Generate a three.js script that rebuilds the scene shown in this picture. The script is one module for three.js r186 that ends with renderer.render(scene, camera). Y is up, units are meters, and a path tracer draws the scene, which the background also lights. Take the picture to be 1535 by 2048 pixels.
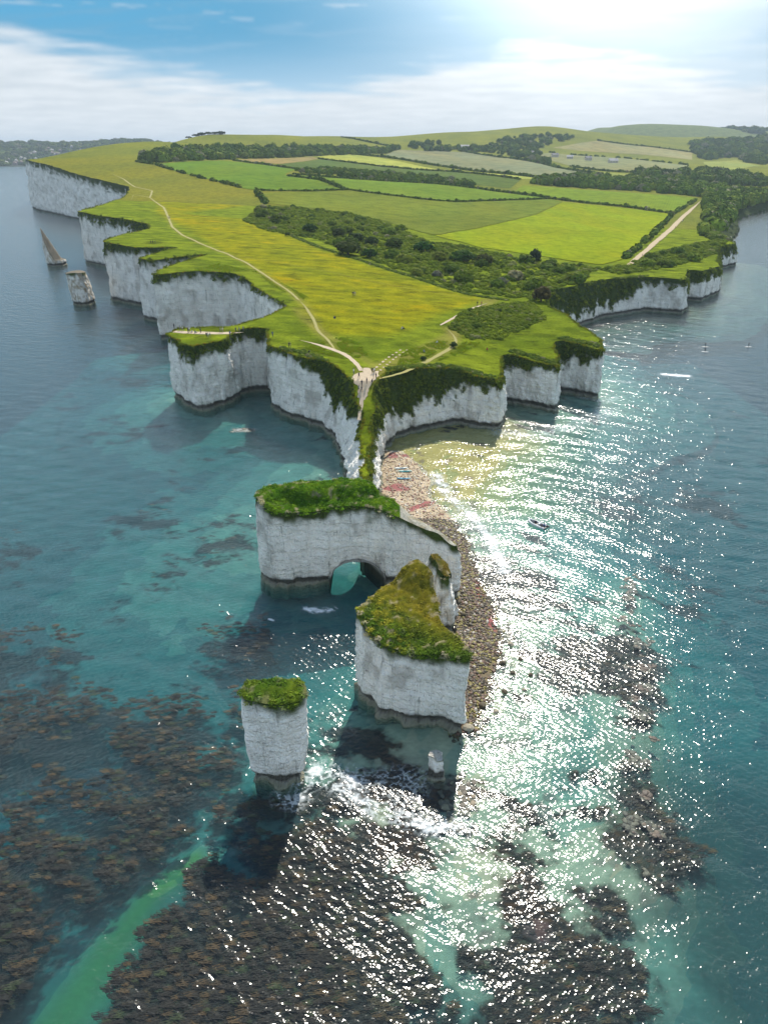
import * as THREE from 'three';
import { mergeGeometries } from 'three/addons/utils/BufferGeometryUtils.js';
import { MarchingCubes } from 'three/addons/objects/MarchingCubes.js';

// ---------------------------------------------------------------- camera, sky, sun, exposure
// Plan coordinates are (x to the right, d metres ahead of the drone); world z = -d, y = 0 is the sea.
const scene = new THREE.Scene();
const DRONE_HEIGHT = 78, PITCH = Math.atan(729 / 1366);
const camera = new THREE.PerspectiveCamera(THREE.MathUtils.radToDeg(2 * Math.atan(1024 / 1366)), 767 / 1024, 1, 14000);
camera.position.set(0, DRONE_HEIGHT, 0);
camera.lookAt(0, DRONE_HEIGHT - Math.sin(PITCH), -Math.cos(PITCH));
const renderer = new THREE.WebGLRenderer({ antialias: true });
renderer.toneMapping = THREE.LinearToneMapping;
renderer.toneMappingExposure = 1.34;
renderer.shadowMap.enabled = true;

const DEG = Math.PI / 180, SUN_AZ = 12 * DEG, SUN_EL = 45 * DEG;
const toSun = new THREE.Vector3(Math.sin(SUN_AZ) * Math.cos(SUN_EL), Math.sin(SUN_EL), -Math.cos(SUN_AZ) * Math.cos(SUN_EL));
const sun = new THREE.DirectionalLight(new THREE.Color().setRGB(1, 0.93, 0.82), 4.6);
sun.position.copy(toSun).multiplyScalar(1500).add(new THREE.Vector3(0, 0, -300));
sun.target.position.set(0, 0, -300);
sun.castShadow = true;
sun.shadow.mapSize.set(4096, 4096);
Object.assign(sun.shadow.camera, { left: -700, right: 700, top: 700, bottom: -700, near: 10, far: 4000 });
scene.add(sun, sun.target);

// ---------------------------------------------------------------- small mathematics
function rng(seed) { let a = seed | 0; return () => { a = (a + 0x6d2b79f5) | 0; let t = Math.imul(a ^ (a >>> 15), 1 | a); t = (t + Math.imul(t ^ (t >>> 7), 61 | t)) ^ t; return ((t ^ (t >>> 14)) >>> 0) / 4294967296; }; }
const PERM = new Uint8Array(512);
{ const r = rng(77), p = Array.from({ length: 256 }, (_, i) => i); for (let i = 255; i > 0; i--) { const j = Math.floor(r() * (i + 1)); const t = p[i]; p[i] = p[j]; p[j] = t; } for (let i = 0; i < 512; i++) PERM[i] = p[i & 255]; }
const GX = [1, -1, 1, -1, 1, -1, 1, -1, 0, 0, 0, 0, 1, -1, 0, 0], GY = [1, 1, -1, -1, 0, 0, 0, 0, 1, -1, 1, -1, 1, 1, -1, -1], GZ = [0, 0, 0, 0, 1, 1, -1, -1, 1, 1, -1, -1, 0, 0, 1, -1];
function noise(x, y, z = 0) {   // Perlin noise, about -1 .. 1
  const X = Math.floor(x), Y = Math.floor(y), Z = Math.floor(z), fx = x - X, fy = y - Y, fz = z - Z, a = X & 255, b = Y & 255, c = Z & 255;
  const u = fx * fx * fx * (fx * (fx * 6 - 15) + 10), v = fy * fy * fy * (fy * (fy * 6 - 15) + 10), w = fz * fz * fz * (fz * (fz * 6 - 15) + 10);
  const A = PERM[a] + b, B = PERM[a + 1] + b, AA = PERM[A & 255] + c, AB = PERM[(A + 1) & 255] + c, BA = PERM[B & 255] + c, BB = PERM[(B + 1) & 255] + c;
  const g = (h, p, q, r) => { h = PERM[h & 511] & 15; return GX[h] * p + GY[h] * q + GZ[h] * r; };
  const l = (t, p, q) => p + t * (q - p);
  return l(w, l(v, l(u, g(AA, fx, fy, fz), g(BA, fx - 1, fy, fz)), l(u, g(AB, fx, fy - 1, fz), g(BB, fx - 1, fy - 1, fz))),
    l(v, l(u, g(AA + 1, fx, fy, fz - 1), g(BA + 1, fx - 1, fy, fz - 1)), l(u, g(AB + 1, fx, fy - 1, fz - 1), g(BB + 1, fx - 1, fy - 1, fz - 1))));
}
function fbm(x, y, z, n) { let s = 0, a = 0.5; for (let i = 0; i < n; i++) { s += a * noise(x, y, z); a *= 0.5; x = x * 2.03 + 11.3; y = y * 2.03 + 5.7; z = z * 2.03 + 3.1; } return s; }
const clamp = (v, a = 0, b = 1) => Math.min(b, Math.max(a, v));
const smooth = (a, b, v) => { const t = clamp((v - a) / (b - a)); return t * t * (3 - 2 * t); };
const lerp = (a, b, t) => a + (b - a) * t;
const mix3 = (a, b, t) => [lerp(a[0], b[0], t), lerp(a[1], b[1], t), lerp(a[2], b[2], t)];
const pairs = (flat) => { const o = []; for (let i = 0; i < flat.length; i += 2) o.push([flat[i], flat[i + 1]]); return o; };

// ---------------------------------------------------------------- the sky: blue air, a bank of thin high cloud, the glare round the sun
{
  const W = 3072, Hh = 1536, data = new Float32Array(W * Hh * 4);
  for (let row = 0; row < Hh; row++) {
    const up = ((row + 0.5) / Hh - 0.5) * Math.PI, el = up / DEG;
    for (let col = 0; col < W; col++) {
      if (el > 38 && (col & 7 || row & 3)) { const s = ((row - (row & 3)) * W + (col & ~7)) * 4, o = (row * W + col) * 4; for (let i = 0; i < 4; i++) data[o + i] = data[s + i]; continue; }
      const o = (row * W + col) * 4, az = ((col + 0.5) / W - 0.5) * 360 + 90;
      data[o + 3] = 1;
      if (el <= 0) { data[o] = 0.3; data[o + 1] = 0.4; data[o + 2] = 0.45; continue; }
      const a = az * DEG, x = Math.sin(a) * Math.cos(up), y = Math.sin(up), z = -Math.cos(a) * Math.cos(up);
      const cs = x * toSun.x + y * toSun.y + z * toSun.z, off = Math.acos(clamp(cs, -1, 1)) / DEG;
      let c = mix3([0.46, 0.62, 0.74], [0.04, 0.27, 0.47], smooth(0.5, 7.5, el));
      c = mix3(c, [0.03, 0.12, 0.3], smooth(14, 50, el));
      // wind-drawn high cloud on a plane far above
      const k = 1 / (y + 0.06), px = x * k, pz = z * k;
      const warp = el < 40 ? fbm(px * 0.9, pz * 0.9, 4.2, 3) : fbm(px * 0.9, pz * 0.9, 4.2, 2);
      const streak = fbm(px * 0.55 + warp * 0.9, pz * 2.1 + warp * 1.4, 9.1, el < 40 ? 6 : 3);
      const puffs = fbm(px * 1.9 + 3, pz * 3.4 - 2, 2.2, el < 40 ? 5 : 2);
      const edge = 5.1 + 1.6 * Math.sin(9 * a - 18 * DEG) + warp * 2.2 + puffs * 1.4;
      const bank = 1 - smooth(edge - 1.5, edge + 0.7, el);
      const wisps = smooth(-0.02, 0.42, streak + 0.06) * 0.2 * smooth(0, 5, el);
      const small = smooth(0.2, 0.34, puffs) * 0.45 * smooth(6, 9, el) * smooth(30, 14, el);
      const sheet = 0.62 * Math.exp(-(((az - 30) / 27) ** 2)) * smooth(34, 8, el) * (0.9 + 0.5 * streak);   // thin bright cloud spreading under the sun
      const high = clamp(0.62 + 0.9 * puffs + 0.7 * streak) * smooth(9.5, 17, el) * smooth(52, 34, el);   // unseen bright cloud band above the frame, added to light the shaded cliffs
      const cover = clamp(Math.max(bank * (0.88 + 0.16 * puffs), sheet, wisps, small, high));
      const shade = 0.86 + 0.3 * puffs * (0.4 + bank * 0.3);
      const glare = 0.4 * Math.exp(-off / 9) + 0.16 * Math.exp(-off / 30);
      const veil = 0.95 * Math.exp(-(((az - 14) / 11) ** 2) - (((el - 12) / 6.5) ** 2));   // thin bright cloud below the sun
      const bright = 1 + 0.45 * smooth(8, 20, el), cloud = [0.68 * shade * bright + glare * 0.9, 0.72 * shade * bright + glare * 0.88, 0.755 * shade * bright + glare * 0.82];  // cloud brightened above the frame for the same added fill
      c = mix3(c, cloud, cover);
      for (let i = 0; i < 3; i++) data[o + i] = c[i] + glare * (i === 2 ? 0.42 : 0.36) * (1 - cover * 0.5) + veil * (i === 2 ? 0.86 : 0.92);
    }
  }
  const t = new THREE.DataTexture(data, W, Hh, THREE.RGBAFormat, THREE.FloatType);
  t.mapping = THREE.EquirectangularReflectionMapping; t.magFilter = t.minFilter = THREE.LinearFilter; t.needsUpdate = true;
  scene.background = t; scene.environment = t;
}
scene.fog = new THREE.FogExp2(new THREE.Color().setRGB(0.72, 0.86, 1.0), 0.00008);
const LAND_CONTROL=[-0.075,0.235,-655.0984,-0.06,0.226,158.2614,-0.027,0.212,-22.1238,-0.01,0.194,-737.4132,0.0,0.19,1569.393,0.038,0.206,-1528.4537,0.02,0.212,394.7,0.057,0.226,-947.243,0.075,0.234,775.7921,0.06,0.262,805.2663,0.0,0.23,240.0025,0.0,0.292,-444.242,-0.038,0.272,410.6427,-0.07,0.33,101.5077,-0.105,0.318,276.6954,-0.119,0.362,-175.9895,-0.154,0.41,55.6374,-0.224,0.556,34.0155,-0.25,0.74,-23.7977,-0.35,0.895,-96.2695,-0.5,1.094,169.3701,0.08,0.325,-275.4136,0.158,0.376,87.8162,0.2,0.432,-79.4942,0.262,0.545,87.5516,0.03,0.44,-33.101,0.0,0.57,-31.9969,0.0,0.773,-7.5229,0.0,1.12,6.8473,0.0,1.575,23.8805,-0.56,1.25,-402.1073,-0.7,1.25,22.6627,0.2454,0.68,-18.9403,0.341,0.96,107.0997,0.5246,1.5,-21.098,0.7624,2.2,-30.2783,0.8961,2.6,-95.0757,0.6361,3.0,216.1376,0.4306,2.9,-17.0229,0.2289,2.7,65.4367,0.0441,2.1,-278.146,-0.1168,2.35,96.547,-0.2999,2.15,192.8697,-0.3898,1.75,763.8528,-0.4362,1.45,318.9999,-0.4696,1.33,209.0095,-0.4917,1.23,507.0244,-0.4997,1.17,-313.163,-0.2851,1.65,-550.0639,-0.31,1.3,-287.0232,-0.3052,1.0,129.7976,-0.2008,1.15,-29.9767,0.3233,2.15,109.085,0.8045,3.05,-22.9356,0.4947,2.3,-64.2764,0.8982,2.9,14.9964,1.1454,2.9,-90.4129,1.402,3.2,37.8867,1.6259,3.3,41.2371,0.7931,1.7,19.1614,1.002,2.0,26.4468,0.4531,1.6,13.489,0.2695,1.23,2.923,0.3953,0.86,-134.3051,0.7845,3.7,3.7296,0.2882,3.4,-61.8537,-0.1516,3.05,-42.1251,-0.5234,2.35,-92.4802,-0.6179,1.75,-453.3908,1.7087,3.9,-32.9374];
const LAND_PLANE=[219.619,56.43818,-23.14191];
const FIELDS={f1:[-254,1224,-213,1209,-173,1188,-133,1163,-130,998,-121,966,-81,907,-46,853,-69,838,-91,825,-113,812,-135,801,-148,809,-170,842,-193,874,-219,906,-253,946,-300,1003,-297,1041,-277,1156],f2:[-119,1000,-88,992,-57,982,-28,982,0,982,37,991,74,999,119,972,163,941,201,912,151,868,106,821,75,804,51,813,26,823,0,832,-41,856,-65,888,-92,923,-120,959],f3:[-124,775,-89,804,-65,824,-40,845,0,821,26,812,50,803,75,794,98,814,123,835,149,857,200,901,210,881,149,727,109.2,650.3,76.9,588.2,55.8,556.2,36.8,526.3,26.6,539.6,12.6,571.1,-3.1,604.3,-33.6,644.6,-53.1,654.0,-73.1,663.8,-93.6,674.2,-104.4,677.3],f4:[36.6,523.4,55.5,553.0,76.4,584.7,108.6,646.1,148,722,209,875,239,860,268,847,292,831,315,815,188.2,525.1,144.1,439.9,125.2,416.2,108.5,431.6,97.7,441.4,86.5,451.4,74.7,461.6,62.5,471.8,50.2,496.5],f5:[170,982,197,1072,232,1064,266,1056,301,1048,334,1045,367,1042,401,1040,434,1038,325,839,300,853,274,868,248,889,222,913,201,945],f6:[-168,1238,-148,1357,-123,1485,-80,1448,-39,1407,0,1363,39,1338,76,1312,112,1285,146,1237,177,1193,207,1153,170,1017,125,1033,99,1048,72,1063,37,1082,0,1102,-32,1123,-66,1145,-102,1169,-138,1192],f7:[-137,1577,-59,1675,-12,1626,33,1566,79,1475,120,1379,158,1335,194,1291,228,1250,260,1212,211,1177,181,1215,148,1256,113,1300,77,1327,39,1354,0,1379,-39,1428,-81,1475,-126,1519],f8:[4,1730,44,2082,113,2113,181,2112,225,2100,272,2018,315,1932,345,1774,365,1617,395,1544,422,1478,358,1326,312,1289,268,1252,239,1280,208,1309,179,1391,145,1477,74,1573],f9:[-251,1274,-226,1339,-199,1408,-144,1551,-128,1497,-170,1253,-217,1245],f10:[401,2056,479,2237,535,2228,589,2213,641,2188,690,2111,714,1978,728,1841,633,1594,582,1603,529,1608,475,1610,445,1656,413,1705],f11:[515,2377,620,2530,736,2689,825,2701,913,2706,986,2680,1046,2623,926,2311,864,2384,782,2408,715,2401,647,2393,581,2385],f12:[423,1572,462,1543,500,1515,525,1450,546,1388,507,1306,458,1309,408,1310,380,1402],f13:[894,2151,1096,2398,945,1923,746,1644,708,1682],f14:[584,1336,617,1307,649,1278,606,1190,589,1225,570,1263]};
const HEDGES={h1:[-347,1050,-301,1010,-253,946,-218,901,-193,871,-170,842,-147,805],h2:[-134,796,-112,802,-90,809,-74,822,-57,836,-40,850],h3:[-122,973,-100,957,-79,941,-46,858],h4:[-40,850,-20,838,0,826,20,815,39,803,57,801,75,799,93,814,111,830,130,846,150,862,174,884,200,906],h5:[-120,1008,-99,1003,-78,996,-57,990,-28,990,0,990,23,994,45,998,68,1002,94,990,120,979],h6:[-245,1246,-195,1207,-163,1178,-132,1148],h7:[-128,1497,-95,1469,-63,1440,-31,1410,0,1379,30,1360,58,1341,86,1321,113,1300,139,1263,164,1228,187,1196,209,1165],h8:[-59,1662,4,1650,40,1614,74,1573,111,1526,145,1477,168,1420,189,1363,208,1309,238,1273,266,1239],h9:[200,906,221,889,241,873,272,862,288,849,303,835,318,821],h10:[120,979,142,963,164,948,183,929,201,912],h11:[-134,790,-119,727,-106.5,676.1],h12:[415,1000,316,815,252.7,672.4,205.2,564.0,174.4,499.5,149.5,447.3],h13:[408,1687,440,1638,470,1594,505,1568,539,1542,581,1561,624,1579],h14:[-123,2248,-38,2171,3,2150,45,2124],h15:[225,2100,272,2018,315,1932,336,1828,352,1720,365,1617,385,1567,404,1521,422,1478],h16:[740,2692,798,2699,856,2705,913,2706,963,2691,1008,2665,1046,2623],h17:[479,2237,521,2231,563,2221,603,2207,641,2188,682,2132,707,2037,718,1935,728,1841]};
const WOODS={w1:[-341,1053,-357,1259,-313,1437,-247,1678,-143,1731,-72,1792,3,1919,45,2124,3,1762,-67,1660,-131,1583,-180,1475,-221,1373,-269,1227,-302,1060],w2:[-127,1091,-100,1197,-53,1201,-6,1201,56,1168,126,1042,114,996,62,1021,-5,1018,-59,1032,-115,1045],w3:[212,1099,278,1271,340,1351,427,1343,504,1359,539,1290,565,1271,444,1055,396,1069,347,1084,302,1080,258,1077],w4:[60,2199,152,2304,189,2214,274,2204,405,2497,554,2679,664,2706,446,2283,394,1764,348,1829,312,2072,236,2113,112,2106],w5:[502,1554,570,1514,658,1586,699,1525,736,1467,659,1308,613,1330,563,1350,489,1423],w6:[476,1125,542,1217,584,1152,502,984,460,950,401,854,299.1,653.6,261.3,600.9,369,847],w7:[1152,2916,1315,3039,1499,3057,994,1998,1136,2490,978,2338,1056,2641]};
const SCRUB={s1:[-104.2,546.1,-108.8,656.4,-74.4,663.0,-33.4,640.7,-3.0,600.8,28.0,495.4,61.0,460.0,79.7,439.2,96.8,419.2,121.4,402.7,108.6,375.9,77.4,318.4,65.2,302.7,46.6,308.8,28.4,329.3,8.3,366.4,-19.4,416.0,-40.3,462.1,-79.2,489.9],s2:[119.9,397.2,145.9,426.4,179.6,479.9,220.4,524.2,262.9,571.6,266.3,566.0,216.5,476.5,162.6,415.0,126.3,381.8],s3:[23.3,252.1,30.0,273.9,48.4,291.9,63.6,299.9,61.4,263.8,52.1,254.5,41.0,241.3,30.3,240.6]};
const PATHS={main:[-6.7,197.5,-8.4,204.0,-12.2,213.2,-17.3,218.5,-20.3,221.4,-23.4,224.5,-27.8,227.1],fork:[-16.0,218.6,-18.8,229.0,-22.9,238.2,-25.4,252.3,-30.0,269.7,-34.1,281.3],coast:[-34.1,281.3,-40.6,298.5,-45.0,307.4,-49.5,316.8,-54.4,326.9,-59.6,338.0,-65.2,350.5,-70.6,360.3,-76.4,370.9,-82.5,382.1,-89.6,392.9,-97.0,404.1,-104.8,415.7,-113.5,431.0,-122.8,447.4,-137.9,480.9,-155.8,536.4,-178.3,605.1,-195.2,644.3,-214.0,687.3,-226,701,-238,716,-222.1,658.5],coast2:[-214.0,687.3,-233,759,-247,776,-261,792,-299,871,-328,916],tipp:[-72.7,237.7,-69.5,237.2,-66.3,236.7,-63.1,236.1,-60.2,235.7,-57.3,235.4,-54.3,235.1,-51.2,235.5,-48.2,236.0],ruts:[-3.3,197.9,-1.1,204.4,1.2,211.8,3.6,217.5,6.2,223.4],right:[20.8,254.8,26.3,265.1,30.3,272.3,34.6,280.1,38.8,286.0,43.3,292.4],lane:[140.4,413.8,159.4,453.8,171.9,479.3,185.5,506.8,201.9,540.1,221.7,581.1,247.7,636.3,284,717,325,805,365,886,432,1019],edge:[-1.5,192.0,1.6,194.1,4.8,196.6,7.4,201.4,10.1,206.3,13.0,211.3,16.0,217.2,19.1,223.1,22.3,228.9,25.6,237.5,24.5,244.8,22.4,252.0]};
const STANDING=[[-73.2,240.8],[-70.7,238.8],[-69.6,238.2],[-67.2,236.3],[-67.0,237.2],[-66.0,236.8],[-64.8,236.0],[-62.9,236.1],[-59.6,230.6],[-58.9,230.0],[-58.2,230.0],[-56.1,236.3],[-55.3,236.3],[-52.0,232.0],[-50.8,236.1],[-49.6,236.4],[-48.4,237.2],[-37.4,230.7],[-30.5,218.6],[-30.0,218.6],[-23.4,213.1],[-13.1,295.9],[-12.5,296.1],[-12.1,296.3],[-18.4,255.6],[-17.9,255.7],[6.5,246.6],[6.9,246.3],[-8.8,194.7],[-7.2,191.8],[-6.3,188.4],[-4.9,189.1],[-7.1,186.7],[-6.3,186.5],[-3.4,195.9],[-2.8,195.9],[-3.0,191.9],[-2.3,191.9],[-3.4,189.5],[38.2,286.9],[39.9,287.0],[18.2,233.3],[13.0,221.5],[35.0,231.0],[-153.2,527.1],[-152.4,527.5],[-130.0,407.3],[-129.0,407.6],[-127.7,408.0],[391,932],[377,900],[298,738],[292,724],[256.7,649.6],[162.9,456.7]];

// ---------------------------------------------------------------- the lie of the land
function landHeight(x, d) {
  const px = x / 1000, pd = d / 1000; let h = LAND_PLANE[0] + LAND_PLANE[1] * px + LAND_PLANE[2] * pd;
  for (let i = 0; i < LAND_CONTROL.length; i += 3) { const a = LAND_CONTROL[i] - px, b = LAND_CONTROL[i + 1] - pd, r2 = a * a + b * b; if (r2 > 1e-12) h += LAND_CONTROL[i + 2] * 0.5 * r2 * Math.log(r2); }
  if (d < 200 && x < 3) {   // the narrow fin falls away towards the stacks
    const F = [[140, 5], [150, 7], [165, 8.5], [176, 11.5], [184, 15.5], [190, 19]];
    let g = F[0][1]; for (let i = 1; i < F.length; i++) if (d >= F[i - 1][0]) g = lerp(F[i - 1][1], F[i][1], clamp((d - F[i - 1][0]) / (F[i][0] - F[i - 1][0])));
    const t = clamp((d - 188) / 12); h = lerp(Math.min(h, g), h, d < 188 ? 0 : t);
  }
  return h + 0.35 * noise(x / 19, d / 19, 1.5) + (d > 500 ? clamp((d - 500) / 800) * 5 * noise(x / 240, d / 300, 7.7) : 0);
}

// ---------------------------------------------------------------- objects
const used = new Map();
function numbered(name) { const n = used.get(name) ?? 0; used.set(name, n + 1); return n ? name + '_' + String(n).padStart(3, '0') : name; }
function shadows(o) { o.traverse((m) => { if (m.isMesh) { m.castShadow = true; m.receiveShadow = true; } }); return o; }
function tag(o, label, category, group, kind) { o.userData = { label, category }; if (group) o.userData.group = group; if (kind) o.userData.kind = kind; return o; }
function put(name, geometry, material, parent) { const m = new THREE.Mesh(geometry, material); m.name = parent ? name : numbered(name); m.castShadow = m.receiveShadow = true; (parent ?? scene).add(m); return m; }
function base(name, x = 0, y = 0, d = 0, turn = 0) { const g = new THREE.Group(); g.name = numbered(name); g.position.set(x, y, -d); g.rotation.y = turn; scene.add(g); return g; }
function geom(pos, idx, uv, col, nrm) {
  const g = new THREE.BufferGeometry();
  g.setAttribute('position', new THREE.BufferAttribute(new Float32Array(pos), 3));
  if (uv) g.setAttribute('uv', new THREE.BufferAttribute(new Float32Array(uv), 2));
  if (col) g.setAttribute('color', new THREE.BufferAttribute(new Float32Array(col), 3));
  if (idx) g.setIndex(new THREE.BufferAttribute(new Uint32Array(idx), 1));
  if (nrm) g.setAttribute('normal', new THREE.BufferAttribute(new Float32Array(nrm), 3)); else g.computeVertexNormals();
  return g;
}

// signed distance to a polygon in plan (positive inside)
function polygonDistance(poly) {
  const n = poly.length, X = new Float64Array(n), D = new Float64Array(n); poly.forEach((p, i) => { X[i] = p[0]; D[i] = p[1]; });
  const lo = [Math.min(...X), Math.min(...D)], hi = [Math.max(...X), Math.max(...D)];
  const f = (x, d) => {
    if (x < lo[0] - 40 || x > hi[0] + 40 || d < lo[1] - 40 || d > hi[1] + 40) return -40;
    let best = 1e18, inside = false;
    for (let i = 0, j = n - 1; i < n; j = i++) {
      const ex = X[j] - X[i], ed = D[j] - D[i], wx = x - X[i], wd = d - D[i];
      let t = (wx * ex + wd * ed) / (ex * ex + ed * ed + 1e-12); t = t < 0 ? 0 : t > 1 ? 1 : t;
      const bx = wx - ex * t, bd = wd - ed * t, q = bx * bx + bd * bd; if (q < best) best = q;
      if ((D[i] > d) !== (D[j] > d) && x < ((X[j] - X[i]) * (d - D[i])) / (D[j] - D[i]) + X[i]) inside = !inside;
    }
    return (inside ? 1 : -1) * Math.sqrt(best);
  };
  if (n < 400) { f.lo = lo; f.hi = hi; return f; }
  const far = new Map(), g = (x, d) => { const i = Math.floor(x / 16), j = Math.floor(d / 16), k = i * 100003 + j; let v = far.get(k); if (v === undefined) far.set(k, (v = f(i * 16 + 8, j * 16 + 8))); return Math.abs(v) > 24 ? v : f(x, d); };   // exact near the line only
  g.lo = lo; g.hi = hi; return g;
}
function lineDistance(line) {
  return (x, d) => { let best = 1e18; for (let i = 1; i < line.length; i++) { const [ax, ad] = line[i - 1], [bx, bd] = line[i], ex = bx - ax, ed = bd - ad; let t = ((x - ax) * ex + (d - ad) * ed) / (ex * ex + ed * ed + 1e-12); t = clamp(t); const q = (x - ax - ex * t) ** 2 + (d - ad - ed * t) ** 2; if (q < best) best = q; } return Math.sqrt(best); };
}
// a draped sheet: the part of the grid xs x ds where field > 0, at height(x, d)
function drape(xs, ds, field, height, color) {
  const nx = xs.length, nd = ds.length, F = new Float32Array(nx * nd), at = new Int32Array(nx * nd).fill(-1), cut = new Map(), pos = [], uv = [], idx = [], col = color ? [] : null;
  for (let j = 0; j < nd; j++) for (let i = 0; i < nx; i++) F[j * nx + i] = field(xs[i], ds[j]);
  const vert = (x, d) => { pos.push(x, height(x, d), -d); uv.push(x, d); if (col) col.push(...color(x, d)); return pos.length / 3 - 1; };
  const V = (i, j) => { const k = j * nx + i; if (at[k] < 0) at[k] = vert(xs[i], ds[j]); return at[k]; };
  const E = (i, j, p, q) => { const a = j * nx + i, b = q * nx + p, key = Math.min(a, b) * 4 + (i === p ? 1 : 2); if (!cut.has(key)) { const t = F[a] / (F[a] - F[b]); cut.set(key, vert(lerp(xs[i], xs[p], t), lerp(ds[j], ds[q], t))); } return cut.get(key); };
  for (let j = 0; j < nd - 1; j++) for (let i = 0; i < nx - 1; i++) {
    const c = [[i, j], [i + 1, j], [i + 1, j + 1], [i, j + 1]], s = c.map(([p, q]) => F[q * nx + p] > 0), m = s[0] + s[1] + s[2] + s[3]; if (!m) continue;
    const poly = [];
    for (let k = 0; k < 4; k++) { const n = (k + 1) % 4; if (s[k]) poly.push(V(...c[k])); if (s[k] !== s[n]) poly.push(s[k] ? E(...c[k], ...c[n]) : E(...c[n], ...c[k])); }
    for (let k = 2; k < poly.length; k++) idx.push(poly[0], poly[k - 1], poly[k]);
  }
  return geom(pos, idx, uv, col);
}
const steps = (a, b, first, grow, most) => { const o = [a]; let s = first; while (o[o.length - 1] < b) { o.push(Math.min(b, o[o.length - 1] + s)); s = Math.min(most, s * grow); } return o; };
const span = (a, b, s) => { const n = Math.max(1, Math.round((b - a) / s)); return Array.from({ length: n + 1 }, (_, i) => a + ((b - a) * i) / n); };

// a strip along a line in plan, draped on the ground
function strip(line, half, lift, ground = landHeight, wobble = 0.25) {
  const pts = relax(resample(line, 1.2), 14), pos = [], idx = [], uv = []; let run = 0;
  pts.forEach((p, i) => {
    const a = pts[Math.max(0, i - 1)], b = pts[Math.min(pts.length - 1, i + 1)], tx = b[0] - a[0], td = b[1] - a[1], l = Math.hypot(tx, td) || 1; if (i) run += Math.hypot(p[0] - pts[i - 1][0], p[1] - pts[i - 1][1]);
    const w = typeof half === 'function' ? half(i / (pts.length - 1)) : half;
    for (let k = 0; k < 5; k++) { const s = (k / 2 - 1), edge = w * (1 + wobble * 1.6 * noise(p[0] / 2.5, p[1] / 2.5, s > 0 ? 3.3 : 8.8)), x = p[0] + (td / l) * s * edge, d = p[1] - (tx / l) * s * edge; pos.push(x, ground(x, d) + lift, -d); uv.push(s * edge, run); }
    if (i) for (let k = 0; k < 4; k++) { const q = i * 5 + k; idx.push(q, q - 5, q + 1, q + 1, q - 5, q - 4); }
  });
  const g = geom(pos, idx, uv); if (g.attributes.normal.getY(2) < 0) { for (let i = 0; i < idx.length; i += 3) { const t = idx[i]; idx[i] = idx[i + 1]; idx[i + 1] = t; } return geom(pos, idx, uv); } return g;
}
function resample(line, step, closed = false) {
  const src = closed ? [...line, line[0]] : line, out = [];
  for (let i = 1; i < src.length; i++) {
    const a = src[i - 1], b = src[i], l = Math.hypot(b[0] - a[0], b[1] - a[1]), s = typeof step === 'function' ? step((a[1] + b[1]) / 2) : step, n = Math.max(1, Math.round(l / s));
    for (let k = 0; k < n; k++) out.push(a.map((v, c) => lerp(v, b[c], k / n)));
  }
  if (!closed) out.push(src[src.length - 1]); return out;
}
function relax(pts, times, closed) {
  for (let r = 0; r < times; r++) { const src = pts; pts = src.map((p, i) => { const n = src.length; if (!closed && (i === 0 || i === n - 1)) return p; const a = src[(i + n - 1) % n], b = src[(i + 1) % n]; return p.map((v, c) => v * 0.5 + (a[c] + b[c]) * 0.25); }); }
  return pts;
}

// ---------------------------------------------------------------- textures
function dataTexture(w, h, fn, srgb = false) {   // fn(u, v) -> [r, g, b] in linear 0..1
  const a = new Uint8Array(w * h * 4);
  for (let j = 0, o = 0; j < h; j++) for (let i = 0; i < w; i++, o += 4) { const c = fn(i / w, j / h); for (let k = 0; k < 3; k++) { const v = clamp(c[k]); a[o + k] = Math.round(255 * (srgb ? (v <= 0.0031308 ? 12.92 * v : 1.055 * Math.pow(v, 1 / 2.4) - 0.055) : v)); } a[o + 3] = 255; }
  const t = new THREE.DataTexture(a, w, h); t.wrapS = t.wrapT = THREE.RepeatWrapping; t.magFilter = t.minFilter = THREE.LinearFilter; if (srgb) t.colorSpace = THREE.SRGBColorSpace; t.needsUpdate = true; return t;
}
// noise that repeats over the unit square
const tiled = (u, v, fu, fv, z, n) => { const A = u * 2 * Math.PI, k = fu / (2 * Math.PI); const w = smooth(0.78, 1, v); const f = (vv) => fbm(Math.cos(A) * k + 7, Math.sin(A) * k + 3, vv * fv + z, n); return w > 0 ? lerp(f(v), f(v - 1), w) : f(v); };
const scaled = (t, w, h = w, ox = 0, oy = 0) => { const c = t.clone(); c.repeat.set(1 / w, 1 / h); c.offset.set(ox, oy); c.needsUpdate = true; return c; };

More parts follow.
